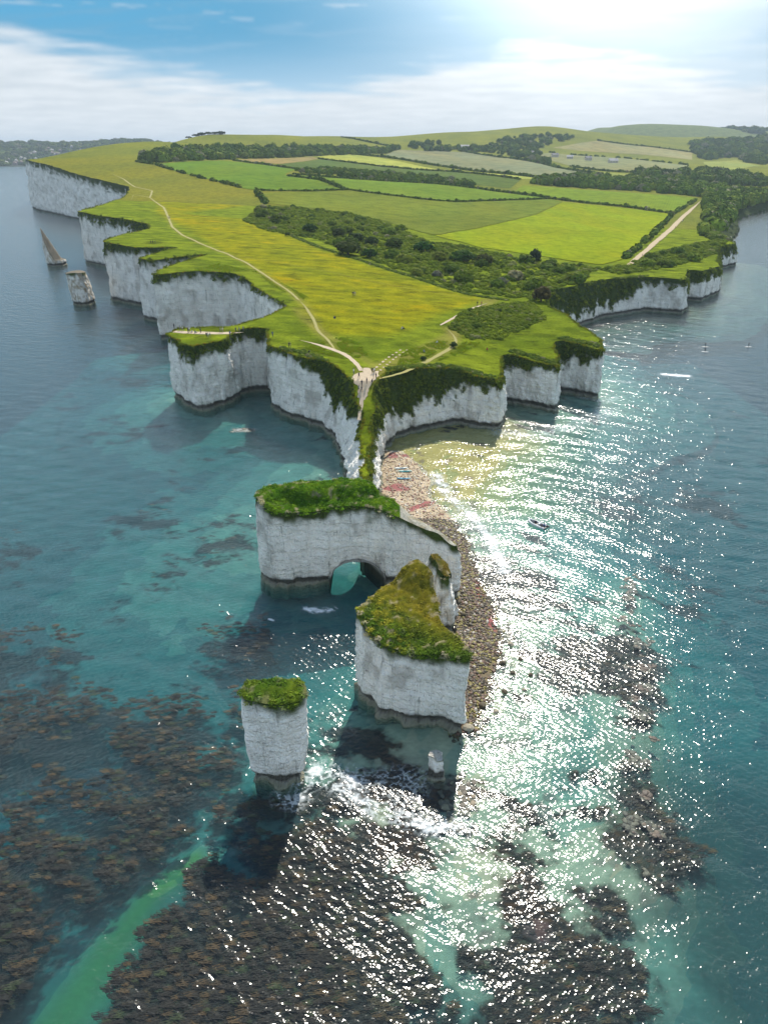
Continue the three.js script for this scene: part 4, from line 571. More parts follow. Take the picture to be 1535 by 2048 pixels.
{
  const r = rng(5), spots = [];
  while (spots.length < 9000) { const x = lerp(-2, 25, r()), d = lerp(72, 184, r()), q = beachInside(x, d); const rag = q + 3.4 * fbm(x / 5, d / 5, 61, 3); if (rag < -2.6 || (rag < 0.4 && r() < 0.45 - rag * 0.2)) continue; const upper = d > 142; if (upper && r() < 0.72) continue; const s = (upper ? 0.3 : 0.42) * (0.5 + 1.1 * r() * r()), k = r(); const c = upper ? (k < 0.35 ? [0.6, 0.55, 0.46] : k < 0.7 ? [0.2, 0.15, 0.07] : [0.22, 0.08, 0.06]) : k < 0.5 ? [0.045, 0.034, 0.018] : k < 0.72 ? [0.2, 0.17, 0.035] : k < 0.95 ? [0.12, 0.065, 0.04] : [0.4, 0.37, 0.31]; spots.push({ p: [x, beachHeight(x, d) + 0.05, d], s: [s * 1.4, s, s * 1.2], c }); }
  for (const m of scatter('shingle', rockShapes, rockMaterial, spots)) tag(m, 'weed covered cobbles heaped along the spit', 'shingle', null, 'stuff');
  // larger boulders, each a thing
  const big = [[12.8, 76.2, 1.5], [15.6, 81, 1.1], [20.3, 91, 0.9], [22.5, 96, 1.0], [21.6, 88.5, 0.8], [19.5, 84, 0.9], [17.5, 79.5, 0.8], [23.5, 92, 0.7], [24.5, 88, 0.8], [22.8, 84.4, 0.7], [14.2, 108.5, 1.3], [15, 104.6, 1.0]];
  const WHERE = ['pale boulder at the near end of the spit by the grassy stack', 'dark boulder on the spit just behind the near boulder', 'dark boulder at the seaward edge of the spit, fourth from its near end', 'pale boulder farthest out on the seaward edge of the spit', 'small dark boulder at the edge of the spit between two pale ones', 'dark boulder on the seaward edge low on the spit', 'pale boulder low on the near curve of the spit', 'small dark boulder standing in the shallows off the spit', 'dark boulder lying farthest out in the shallows', 'small pale boulder in the shallows off the near curve', 'large dark boulder at the foot of the tail of the arch wall', 'dark boulder below the streaked pinnacle'];
  big.forEach(([x, d, s], i) => { const m = put('boulder', rockShapes[i % 3], new THREE.MeshStandardMaterial({ color: RGB(...(i % 3 ? [0.09, 0.075, 0.045] : [0.34, 0.31, 0.24])), roughness: 0.8, map: scaled(gritMap, 1) })); m.position.set(x, Math.max(0, beachHeight(x, d)) + 0.15, -d); m.scale.set(s * 1.3, s, s); m.rotation.y = i * 1.7; tag(m, WHERE[i], 'boulder', 'boulders along the spit'); });
  // reef awash on the right
  const reef = []; while (reef.length < 800) { const i = Math.floor(r() * (REEF.length - 1)), t = r(), x = lerp(REEF[i][0], REEF[i + 1][0], t) + (r() + r() + r() - 1.5) * 2.2, d = lerp(REEF[i][1], REEF[i + 1][1], t) + (r() + r() - 1) * 3, n = fbm(x / 3.4, d / 3.4, 71, 3); if (n < 0.12 + 0.06 * r()) continue; const s = 0.35 + 0.7 * r() * r(); reef.push({ p: [x, -0.2 + 0.12 * r(), d], s: [s * 1.3, s * 0.5, s], c: r() < 0.6 ? [0.05, 0.036, 0.025] : [0.1, 0.075, 0.05] }); }
  for (const m of scatter('reef', rockShapes, rockMaterial, reef)) tag(m, 'broken line of weedy reef rocks awash in the bright shallows', 'reef', null, 'stuff');
  // ledges round the stub and at the foot of the shaded cove
  const ledge = []; while (ledge.length < 420) { const a = r(), x = a < 0.7 ? lerp(4, 12.5, r()) : -44 + (r() - 0.5) * 7, d = a < 0.7 ? lerp(58.5, 68, r()) : 200.7 + (r() - 0.5) * 2.6; if (a < 0.7 && fbm(x / 2, d / 2, 44, 3) < 0.02) continue; const s = 0.3 + 0.7 * r() * r(); ledge.push({ p: [x, -0.22 + 0.14 * r(), d], s: [s * 1.7, s * 0.4, s * 1.2], c: r() < 0.75 ? [0.07, 0.06, 0.04] : [0.2, 0.16, 0.1] }); }
  for (const m of scatter('ledge', rockShapes, rockMaterial, ledge)) tag(m, 'low rock ledge awash beside the chalk stub and in the cove', 'rock ledge', null, 'stuff');
  // kelp streaming just under the surface
  const frond = (() => { const q = rng(91), pos = [], idx = []; for (let i = 0; i < 22; i++) { let x = (q() - 0.5) * 1.4, z = (q() - 0.5) * 1.1, a = (q() - 0.5) * 0.9, y = (q() - 0.5) * 0.3; const w = 0.05 + 0.06 * q(), l = 0.28 + 0.2 * q(); for (let k = 0; k < 5; k++) { const t = w * (1 - k * 0.18); pos.push(x - Math.sin(a) * t, y, z - Math.cos(a) * t, x + Math.sin(a) * t, y, z + Math.cos(a) * t); if (k) { const o = pos.length / 3 - 4; idx.push(o, o + 1, o + 2, o + 2, o + 1, o + 3); } x += Math.cos(a) * l; z -= Math.sin(a) * l; a += (q() - 0.5) * 0.9; y += (q() - 0.45) * 0.08; } } return geom(pos, idx); })();
  const kelp = []; let tries = 0; while (kelp.length < 22000 && tries++ < 260000) { const d = 25 + 130 * r() * r(), x = lerp(-0.62 * d - 25, 45, r()); if (Math.abs(x) > 125 || weedAt(x, d) < 0.7 + 0.28 * r() || onLand(x, d) > -1 || (x > -22 && x < 16 && d > 64 && d < 125 && x > -22)) continue; const s = 0.22 + 0.34 * r(), k = 0.7 + 0.7 * r(); kelp.push({ p: [x, -0.25 - 1.1 * r() - (x > -5 ? 0.2 : 0), d], s: [s * 1.2, s, s], c: r() < 0.25 ? [0.075 * k, 0.036 * k, 0.011 * k] : r() < 0.12 ? [0.03 * k, 0.034 * k, 0.008 * k] : [0.017 * k, 0.009 * k, 0.005 * k] }); }
  for (const m of scatter('seaweed', [frond], new THREE.MeshStandardMaterial({ color: 0xffffff, roughness: 0.8, side: THREE.DoubleSide }), kelp, undefined, false)) tag(m, 'brown kelp streaming under the surface in the left foreground', 'seaweed', null, 'stuff');
}


// ================================================================ scrub, hedges, woods
const within = (poly) => polygonDistance(pairs(poly));
function fill(f, n, r) { const o = []; let t = 0; while (o.length < n && t++ < n * 30) { const x = lerp(f.lo[0], f.hi[0], r()), d = lerp(f.lo[1], f.hi[1], r()); if (f(x, d) > 0) o.push([x, d]); } return o; }
const greens = (r, k = 1) => { const a = r(), t = (0.75 + 0.5 * r()) * k * 1.35; return a < 0.5 ? [0.075 * t, 0.115 * t, 0.016 * t] : a < 0.8 ? [0.11 * t, 0.155 * t, 0.018 * t] : a < 0.95 ? [0.15 * t, 0.18 * t, 0.025 * t] : [0.2 * t, 0.19 * t, 0.1 * t]; };
const clear = (x, d) => onLand(x, d) > 1.2;
{
  const r = rng(301), low = [], tall = [];
  for (const [k, n, m] of [['s1', 5200, 520], ['s2', 1300, 120], ['s3', 1500, 40]]) {
    const f = within(SCRUB[k]), small = k === 's3' ? 0.55 : 1;
    for (const [x, d] of fill(f, n, r)) { if (!clear(x, d)) continue; const s = (0.45 + 0.8 * r() + 0.9 * r() ** 5) * small, v = fbm(x / 14, d / 14, 3, 2); low.push({ p: [x, landHeight(x, d) + 0.1 * s, d], s: [s * 1.25, s * (0.8 + 0.4 * r()), s * 1.25], c: mix3(greens(r, 1.15), [0.22, 0.28, 0.018], clamp(0.5 + v)) }); }
    for (const [x, d] of fill(f, m, r)) { if (!clear(x, d) || fbm(x / 22, d / 18, 8, 2) < 0.0) continue; const s = (1.2 + 3.2 * r() ** 3) * small; tall.push({ p: [x, landHeight(x, d) + 0.35 * s, d], s: [s * 1.2, s, s * 1.2], c: greens(r, 0.95) }); }
  }
  for (const [x, d] of fill(polygonDistance([[268, 560], [300, 640], [365, 745], [330, 745], [262, 610], [250, 560]]), 420, r)) if (clear(x, d)) { const s = 1.4 + 2 * r(); low.push({ p: [x, landHeight(x, d) + 0.3 * s, d], s: [s * 1.2, s, s * 1.2], c: greens(r) }); }
  // bramble fringe along the scrub and the brow of the right-hand slope
  for (const l of [[[-88, 545], [-62, 480], [-36, 424], [8, 358], [42, 306], [52, 300]], [[2, 200], [10, 206], [18, 211], [26, 211], [33, 206]], [[44, 232], [50, 228], [57, 223]], [[64, 244], [70, 240], [75, 236]], [[78, 330], [95, 345], [112, 364], [140, 382]], [[-34, 218], [-26, 214], [-20, 208], [-15, 198]]]) { const p = resample(l, 0.5); for (const [x, d] of p) for (let k = 0; k < 3; k++) { const s = 0.4 + 0.5 * r(), a = x + (r() - 0.5) * 3, b = d + (r() - 0.5) * 3; if (onLand(a, b) > 0.2) low.push({ p: [a, landHeight(a, b), b], s: [s * 1.2, s * 0.8, s * 1.2], c: greens(r, 1.1) }); } }
  for (const m of scatter('scrub', bushShapes, leafMaterial, low)) tag(m, 'low bramble and gorse scrub on the headland', 'scrub', null, 'stuff');
  for (const m of scatter('thicket', bushShapes, leafMaterial, tall)) tag(m, 'taller thorn thickets standing in the scrub', 'thicket', null, 'stuff');
  // turf fringe hanging at the brow of the near cliffs
  const fringe = [];
  for (const part of [coastParts[1], coastParts[2], coastParts[3]]) for (const [x, d] of part.ring) { const n = part === coastParts[1] ? 1 : 2; for (let k = 0; k < n; k++) { if (r() < 0.25) continue; const s = (0.3 + 0.4 * r()) * (part === coastParts[1] ? 1.3 : 1), a = x + (r() - 0.5) * 0.8, b = d + (r() - 0.5) * 0.8; fringe.push({ p: [a, landHeight(a, b) - 0.25 * r(), b], s, c: [0.17 + 0.12 * r(), 0.2 + 0.08 * r(), 0.02] }); } }
  for (const m of scatter('grass', tussockShapes, leafMaterial, fringe)) tag(m, 'rough grass fringing the brow of the cliffs', 'grass', null, 'stuff');
  const lines = Object.values(PATHS).map((p) => lineDistance(pairs(p))), offPath = (x, d) => Math.min(...lines.map((l) => l(x, d)));
  // rank tussocks in the unmown patches
  const rank = []; for (const [poly, n] of [[[[-14, 232], [-22, 226], [-26, 218], [-12, 207], [-5, 212], [-8, 226]], 1500], [[[4, 205], [12, 208], [26, 226], [34, 238], [18, 236], [6, 220]], 1800], [[[-90, 320], [-60, 335], [-48, 305], [-33, 280], [-30, 285], [-52, 325], [-80, 350]], 1400]]) for (const [x, d] of fill(polygonDistance(poly), n, r)) if (clear(x, d) && offPath(x, d) > 1.8 && fbm(x / 5, d / 5, 4, 2) > -0.12) { const s = 0.3 + 0.3 * r(); rank.push({ p: [x, landHeight(x, d), d], s, c: [0.2 + 0.08 * r(), 0.27 + 0.08 * r(), 0.015] }); }
  for (const m of scatter('tall_grass', tussockShapes, leafMaterial, rank)) tag(m, 'tufts of rank grass in the unmown patches by the paths', 'grass', null, 'stuff');
}
// shrubs that stand out, each with its own crown and stem
const barkMaterial = new THREE.MeshStandardMaterial({ color: RGB(0.09, 0.07, 0.05), roughness: 1 });
function trunk(h, r0, seed) { const r = rng(seed), geo = [new THREE.CylinderGeometry(r0 * 0.55, r0, h, 7)]; geo[0].translate(0, h / 2, 0); for (let i = 0; i < 4; i++) { const l = h * 0.6, c = new THREE.CylinderGeometry(r0 * 0.2, r0 * 0.42, l, 5); c.translate(0, l / 2, 0); c.rotateZ(0.6 + 0.5 * r()); c.rotateY(i * 1.6 + r()); c.translate(0, h * (0.55 + 0.3 * r()), 0); geo.push(c); } return mergeGeometries(geo); }
function shrub(name, label, category, group, x, d, w, h, c, shape, mat = leafMaterial) {
  const y = landHeight(x, d), g = base(name, x, y, d, x * 3.1 + d); tag(g, label, category, group);
  put('trunk', trunk(h * 0.6, Math.max(0.12, w * 0.05), Math.round(x * 7 + d)), barkMaterial, g);
  const m = mat.clone(); m.color = RGB(...c); const crown = put('crown', bushShapes[shape % 3], m, g); crown.scale.set(w / 2, h * 0.62, w / 2); crown.position.y = h * 0.38; return g;
}
shrub('shrub', 'round dark shrub alone on the grass above the path edge', 'shrub', null, 23.5, 231, 2.6, 2.2, [0.05, 0.08, 0.02], 0);
shrub('shrub', 'large brown leaved bush on the brink beside the round thicket', 'shrub', null, 67, 300, 8, 7, [0.085, 0.075, 0.03], 1);
shrub('tree', 'dark pointed tree rising from the scrub beside the lime field', 'tree', null, 88, 421, 7, 7.5, [0.04, 0.06, 0.025], 2);
shrub('shrub', 'two-headed dark shrub at the head of the grassy slope', 'shrub', null, 12.4, 213.5, 2, 1.4, [0.045, 0.075, 0.02], 1);
shrub('shrub', 'small round bush standing apart left of the scrub', 'shrub', null, -62, 470, 3, 2.6, [0.06, 0.09, 0.02], 2);
shrub('shrub', 'pale grey flowering bush low in the scrub', 'shrub', null, 26, 352, 5, 4, [0.2, 0.2, 0.15], 0);
shrub('shrub', 'pale flowering bush near the right end of the scrub', 'shrub', null, 56, 338, 5.5, 4.4, [0.18, 0.19, 0.13], 1);
[[-18, 462, 12, 7], [-8, 452, 9, 6], [6, 447, 11, 6.5], [24, 440, 13, 7], [-30, 485, 9, 6], [-20, 405, 15, 8], [-8, 400, 9, 6], [44, 408, 14, 7], [56, 402, 10, 6], [-50, 500, 11, 6.5]].forEach(([x, d, w, h], i) => shrub('thorn_tree', ['rounded thorn tree at the upper left of the scrub belt', 'smaller thorn tree beside the upper left one', 'thorn tree third along the upper scrub', 'broad thorn tree at the upper middle of the scrub', 'thorn tree near the left tip of the scrub', 'largest thorn tree on the lower edge of the scrub', 'small thorn tree beside the largest one', 'broad dark thorn tree at the middle right of the scrub', 'thorn tree beside the broad dark one at middle right', 'leftmost thorn tree of the scrub belt'][i], 'tree', 'thorn trees in the scrub belt', x, d, w, h, [0.045 + 0.01 * (i % 3), 0.075 + 0.012 * (i % 4), 0.02], i));
// hedges
const hedgeSource = bushShapes.map((g, i) => leaves(34, 0.7, domeShape(0.8), 60 + i));
const HEDGE_LABELS = { h1: 'thin broken hedge between the golden meadow and the bright green field', h2: 'hedge along the foot of the bright green left field', h3: 'hedge slanting between two green fields at centre left', h4: 'long curving hedge above the large dull green field', h5: 'dark hedge under the scrubby strip', h6: 'hedge below the pale brown field', h7: 'hedge along the lower side of the pale yellow field', h8: 'hedge between the pale yellow and grey green fields', h9: 'dark hedge running down to the lane above the lime field', h10: 'hedge joining the scrubby strip to the lime field', h11: 'thick bushy hedge at the corner of the scrub', h12: 'row of bushes beside the pale lane', h13: 'hedge below the grey green field by the cottages', h14: 'hedge climbing the hill to the skyline', h15: 'tall hedge below the farm cottages', h16: 'hedge across the straw coloured slope', h17: 'dotted hedge above the right-hand grey green field' };
const hedgeMaterial = new THREE.MeshPhysicalMaterial({ specularIntensity: 0.05, vertexColors: true, roughness: 1, side: THREE.DoubleSide });
for (const [k, label] of Object.entries(HEDGE_LABELS)) {
  const l = pairs(HEDGES[k]), far = l[0][1], w = far > 1500 ? 5 : far > 900 ? 3.4 : k === 'h11' ? 3.6 : 2.2, r = rng(k.charCodeAt(1) * 13 + (k.charCodeAt(2) || 0)), geos = [];
  for (const [x, d] of resample(l, w * 0.55)) { if ((k === 'h1' || k === 'h12' || k === 'h17') && fbm(x / 20, d / 20, 5, 2) < -0.04) continue; const s = w * (0.32 + 0.42 * r() + 0.5 * r() ** 9), g = hedgeSource[Math.floor(r() * 3)].clone(); g.deleteAttribute('uv'); g.rotateY(r() * 6.28); g.scale(s, s * (0.75 + 0.5 * r()), s); g.translate(x + (r() - 0.5) * w * 0.5, landHeight(x, d) + 0.3 * s + 0.3, -d + (r() - 0.5) * w * 0.3); const c = greens(r, 0.95), a = new Float32Array(g.attributes.position.count * 3); for (let i = 0; i < a.length; i += 3) { a[i] = c[0]; a[i + 1] = c[1]; a[i + 2] = c[2]; } g.setAttribute('color', new THREE.BufferAttribute(a, 3)); geos.push(g); }
  tag(put('hedge', mergeGeometries(geos), hedgeMaterial), label, 'hedge', 'hedges between the fields');
}
{ // woods
  const r = rng(402), add = (list, poly, n, s0, s1, k) => { for (const [x, d] of fill(typeof poly === 'function' ? poly : within(poly), n, r)) { if (onLand(x, d) < -4) continue; const s = lerp(s0, s1, r()); list.push({ p: [x, landHeight(x, d) + 0.4 * s, d], s: [s, s * (0.9 + 0.4 * r()), s], c: greens(r, k) }); } };
  const LOOK = { w1: [900, 4, 9, 1.0, 'dark belt of woodland across the far slope'], w2: [520, 2.5, 5, 1, 'scrubby strip of thorn between two fields'], w3: [700, 3, 8, 1.1, 'dark wood behind the lime green field'], w4: [330, 4, 10, 0.95, 'scattered trees round the farm cottages under the hill'], w5: [330, 4, 11, 0.95, 'band of trees in front of the far right fields'], w6: [620, 3.5, 8.5, 1.15, 'dark trees crowding the shore of the bay'], w7: [420, 6, 15, 0.95, 'woods on the far right slopes'] };
  for (const [k, [n, a, b, t, label]] of Object.entries(LOOK)) { const list = []; add(list, WOODS[k], n, a, b, t); if (k === 'w6') add(list, polygonDistance([[431, 905], [534, 1040], [800, 1155], [1500, 1360], [1500, 1420], [800, 1230], [480, 1060], [400, 920]]), 900, 5, 9, t); if (k === 'w7') add(list, polygonDistance([[1300, 2300], [2200, 2400], [2200, 3200], [1500, 3200]]), 500, 10, 18, t); for (const m of scatter('woodland', bushShapes, farLeafMaterial, list)) tag(m, label, 'woodland', null, 'stuff'); }
}
// lone trees one can tell apart
[[-436, 1740, 6], [-420, 1745, 7], [-408, 1748, 8], [-394, 1752, 8.5], [-380, 1756, 7.5], [-368, 1762, 9]].forEach(([x, d, s], i) => shrub('tree', ['leftmost', 'second', 'third', 'fourth', 'fifth', 'rightmost'][i] + ' tree from the left in the clump on the skyline', 'tree', 'skyline clump', x, d, s * 2.5, s * 0.8, [0.045, 0.065, 0.03], i, farLeafMaterial));

// ================================================================ far hills and the town across the water
{
  const hill = (label, xs, ds, h, c) => tag(put('hill', drape(xs, ds, () => 1, h), turf(RGB(...c), 300)), label, 'hill', null, 'structure');
  const coast = (x, d) => { const t = smooth(3450, 4700, d), b = smooth(-650, -1500, x); return -2 + b * (98 * t * (1 + 0.12 * noise(x / 500, d / 700, 3)) + 10 * noise(x / 260, d / 260, 5) * t) + 6 * t; };
  hill('low blue wooded hills across the water on the left', span(-5200, -600, 60), span(3430, 5600, 60), coast, [0.07, 0.09, 0.07]);
  const big = (x, d) => { const across = Math.exp(-(((x - 1560) / 430) ** 2)), t = smooth(3500, 4500, d) * smooth(5900, 4900, d); return -20 + t * (176 * smooth(1000, 1350, x) + 38 * across + 12 * noise(x / 330, d / 400, 2)); };
  hill('rounded blue hill on the right horizon', span(900, 5200, 50), span(3500, 5800, 60), big, [0.16, 0.2, 0.07]);
  const r = rng(77), trees = [], town = [];
  for (let i = 0; i < 2600; i++) { const x = lerp(-4200, -900, r()), d = lerp(3470, 4650, r()), s = 14 + 14 * r(); if (coast(x, d) > 2) trees.push({ p: [x, coast(x, d) + 3, d], s: [s, s * 0.7, s], c: greens(r, 0.7) }); }
  for (let i = 0; i < 900; i++) { const x = lerp(2000, 4600, r()), d = lerp(3700, 4700, r()), s = 18 + 18 * r(); trees.push({ p: [x, big(x, d) + 4, d], s: [s, s * 0.7, s], c: greens(r, 0.7) }); }
  for (const m of scatter('forest', bushShapes, farLeafMaterial, trees)) tag(m, 'hazy woods on the hills across the water', 'woodland', null, 'stuff');
  const house = mergeGeometries([new THREE.BoxGeometry(1, 0.7, 0.7).translate(0, 0.35, 0).toNonIndexed(), new THREE.CylinderGeometry(0.01, 0.56, 0.4, 4, 1).rotateY(Math.PI / 4).scale(1.3, 1, 0.95).translate(0, 0.9, 0).toNonIndexed()]);
  for (let i = 0; i < 420; i++) { const x = lerp(-3400, -1150, r()), d = 3480 + 800 * r() * r(), s = 9 + 9 * r(); if (coast(x, d) > 1 && fbm(x / 300, d / 200, 3, 2) > -0.1) town.push({ p: [x, coast(x, d) + 3, d], s: [s * 1.2, s, s], c: r() < 0.5 ? [0.34, 0.32, 0.3] : [0.2, 0.15, 0.13] }); }
  for (const m of scatter('town', [house], new THREE.MeshStandardMaterial({ color: 0xffffff, roughness: 0.9 }), town)) tag(m, 'specks of a seaside town across the water', 'town', null, 'stuff');
}


// ================================================================ cottages, boats, boards, people
const whiteWall = new THREE.MeshStandardMaterial({ color: RGB(0.6, 0.53, 0.42), roughness: 0.9 }), slate = new THREE.MeshStandardMaterial({ color: RGB(0.3, 0.27, 0.26), roughness: 0.8 }), paleRoof = new THREE.MeshStandardMaterial({ color: RGB(0.5, 0.46, 0.42), roughness: 0.7 }), darkGlass = new THREE.MeshStandardMaterial({ color: RGB(0.03, 0.035, 0.04), roughness: 0.1 });
function cottage(label, x, d, w, l, h, turn, roof) {
  const g = base('cottage', x, landHeight(x, d) - 0.3, d, turn); tag(g, label, 'cottage', 'farm cottages under the hill');
  put('wall', new THREE.BoxGeometry(w, h, l).translate(0, h / 2, 0), whiteWall, g);
  const s = new THREE.Shape(); s.moveTo(-l / 2 - 0.6, 0); s.lineTo(l / 2 + 0.6, 0); s.lineTo(0, l * 0.42); const rf = put('roof', new THREE.ExtrudeGeometry(s, { depth: w + 1, bevelEnabled: false }).translate(0, 0, -(w + 1) / 2).rotateY(Math.PI / 2).translate(0, h + 0.02, 0), roof, g);
  put('chimney', new THREE.BoxGeometry(1.2, 2.6, 1.2).translate(w * 0.3, h + l * 0.4, 0), slate, rf);
  for (const k of [-0.3, 0, 0.3]) put('window', new THREE.BoxGeometry(1.4, 1.6, 0.1).translate(k * w, h * 0.6, l / 2 + 0.06), darkGlass, g);
}
[['long pale roofed barn at the foot of the hill', 228, 2190, 24, 10, 5, 0.1, paleRoof], ['cottage with slate roof at the left end of the farm row', 395, 2080, 16, 9, 6, 0.3, slate], ['cottage second in the farm row', 450, 2030, 18, 9, 6, 0.2, slate], ['pale roofed house in the middle of the farm row', 480, 1990, 16, 10, 5, -0.2, paleRoof], ['slate roofed house fourth in the farm row', 520, 1960, 16, 10, 6, 0.2, slate], ['white farmhouse with broad pale roof at the right end of the row', 566, 1900, 22, 12, 5, 0.15, paleRoof], ['small white cottage above the farm row', 428, 2130, 13, 8, 5, 0, paleRoof]].forEach((a) => cottage(...a));

// people: one continuous figure per pose, meshed from tapered bones
function figure(bones, seat) {
  const R = 44, half = 1.05, mc = new MarchingCubes(R, new THREE.MeshBasicMaterial(), false, false, 20000); mc.isolation = 0; mc.reset();
  for (let k = 0, o = 0; k < R; k++) for (let j = 0; j < R; j++) for (let i = 0; i < R; i++, o++) {
    const p = [i, j, k].map((v) => ((v - R / 2) / (R / 2)) * half); let s = 9;
    for (const [ax, ay, az, ra, bx, by, bz, rb] of bones) { const ex = bx - ax, ey = by - ay, ez = bz - az; let t = ((p[0] - ax) * ex + (p[1] - ay) * ey + (p[2] - az) * ez) / (ex * ex + ey * ey + ez * ez + 1e-9); t = clamp(t); const q = Math.hypot(p[0] - ax - ex * t, p[1] - ay - ey * t, p[2] - az - ez * t) - lerp(ra, rb, t), h = clamp(0.5 + (0.5 * (s - q)) / 0.035); s = lerp(s, q, h) - 0.035 * h * (1 - h); }
    mc.field[o] = -s;
  }
  mc.update(); const n = mc.count, g = new THREE.BufferGeometry(); g.setAttribute('position', new THREE.BufferAttribute(mc.positionArray.slice(0, n * 3), 3)); g.setAttribute('normal', new THREE.BufferAttribute(mc.normalArray.slice(0, n * 3), 3)); g.scale(half, half, half); g.computeBoundingBox(); g.translate(0, -g.boundingBox.min.y, 0); return g;
}
const torso = (y) => [[0, y, 0, 0.15, 0, y + 0.28, 0, 0.145], [0, y + 0.28, 0, 0.145, 0, y + 0.5, 0, 0.13], [-0.14, y + 0.5, 0, 0.07, 0.14, y + 0.5, 0, 0.07], [0, y + 0.52, 0, 0.055, 0, y + 0.64, 0.01, 0.05], [0, y + 0.69, 0.02, 0.1, 0, y + 0.8, 0.0, 0.1], [0, y + 0.72, 0.1, 0.025, 0, y + 0.74, 0.1, 0.025]];
const legs = (y, a) => [-1, 1].flatMap((s) => [[0.08 * s, y, 0, 0.09, 0.1 * s, y - 0.42, 0.13 * a * s, 0.065], [0.1 * s, y - 0.42, 0.13 * a * s, 0.065, 0.1 * s, y - 0.84, 0.16 * a * s - 0.05 * a, 0.045], [0.1 * s, y - 0.87, 0.16 * a * s - 0.05 * a, 0.045, 0.11 * s, y - 0.88, 0.16 * a * s + 0.12, 0.04]]);
const arms = (y, a) => [-1, 1].flatMap((s) => [[0.2 * s, y, 0, 0.055, 0.25 * s, y - 0.29, -0.1 * a * s - 0.02, 0.045], [0.25 * s, y - 0.29, -0.1 * a * s - 0.02, 0.045, 0.24 * s, y - 0.53, -0.14 * a * s + 0.08, 0.035], [0.24 * s, y - 0.53, -0.14 * a * s + 0.08, 0.04, 0.235 * s, y - 0.63, -0.14 * a * s + 0.1, 0.03]]);
const POSES = { standing: figure([...torso(0.02), ...legs(0, 0.15), ...arms(0.5, 0.2)]), walking: figure([...torso(0.02), ...legs(0, 1.5), ...arms(0.5, 1.4)]),
  sitting: figure([...torso(-0.3), ...[-1, 1].flatMap((s) => [[0.09 * s, -0.32, 0, 0.09, 0.12 * s, -0.12, 0.4, 0.065], [0.12 * s, -0.12, 0.4, 0.065, 0.12 * s, -0.42, 0.62, 0.045], [0.12 * s, -0.43, 0.62, 0.045, 0.12 * s, -0.44, 0.76, 0.035]]), ...[-1, 1].flatMap((s) => [[0.2 * s, 0.18, 0, 0.055, 0.24 * s, -0.04, 0.14, 0.045], [0.24 * s, -0.04, 0.14, 0.045, 0.12 * s, -0.08, 0.36, 0.035]])]) };
const CLOTHES = { dark: [[0.03, 0.035, 0.05], [0.03, 0.03, 0.04]], blue: [[0.05, 0.1, 0.25], [0.06, 0.07, 0.12]], white: [[0.75, 0.74, 0.72], [0.09, 0.11, 0.18]], red: [[0.4, 0.05, 0.05], [0.05, 0.05, 0.06]], grey: [[0.25, 0.26, 0.28], [0.12, 0.12, 0.14]], pale: [[0.6, 0.55, 0.48], [0.3, 0.27, 0.22]] };
const figureMaterial = new THREE.MeshStandardMaterial({ vertexColors: true, roughness: 0.9 }), dressed = new Map();
function dress(pose, wear) {
  const key = pose + wear; if (dressed.has(key)) return dressed.get(key);
  const g = POSES[pose].clone(), p = g.attributes.position, c = new Float32Array(p.count * 3), top = (g.computeBoundingBox(), g.boundingBox.max.y), seat = pose === 'sitting', [a, b] = CLOTHES[wear];
  for (let i = 0; i < p.count; i++) { const y = p.getY(i), z = p.getZ(i), x = Math.abs(p.getX(i)), up = top - y; let k = up < 0.13 || (up < 0.2 && z < -0.01) ? [0.06, 0.04, 0.025] : up < 0.29 ? [0.5, 0.33, 0.25] : up < 0.86 ? (x > 0.2 && up > 0.72 ? [0.5, 0.33, 0.25] : a) : x > 0.19 && !seat ? [0.5, 0.33, 0.25] : b; if (!seat && y < 0.09) k = [0.05, 0.04, 0.04]; c.set(k, i * 3); }
  g.setAttribute('color', new THREE.BufferAttribute(c, 3)); dressed.set(key, g); return g;
}
function person(label, x, y, d, pose, wear, turn, group) { const m = put('person', dress(pose, wear), figureMaterial); m.position.set(x, y, -d); m.rotation.y = turn; return tag(m, label, 'person', group); }
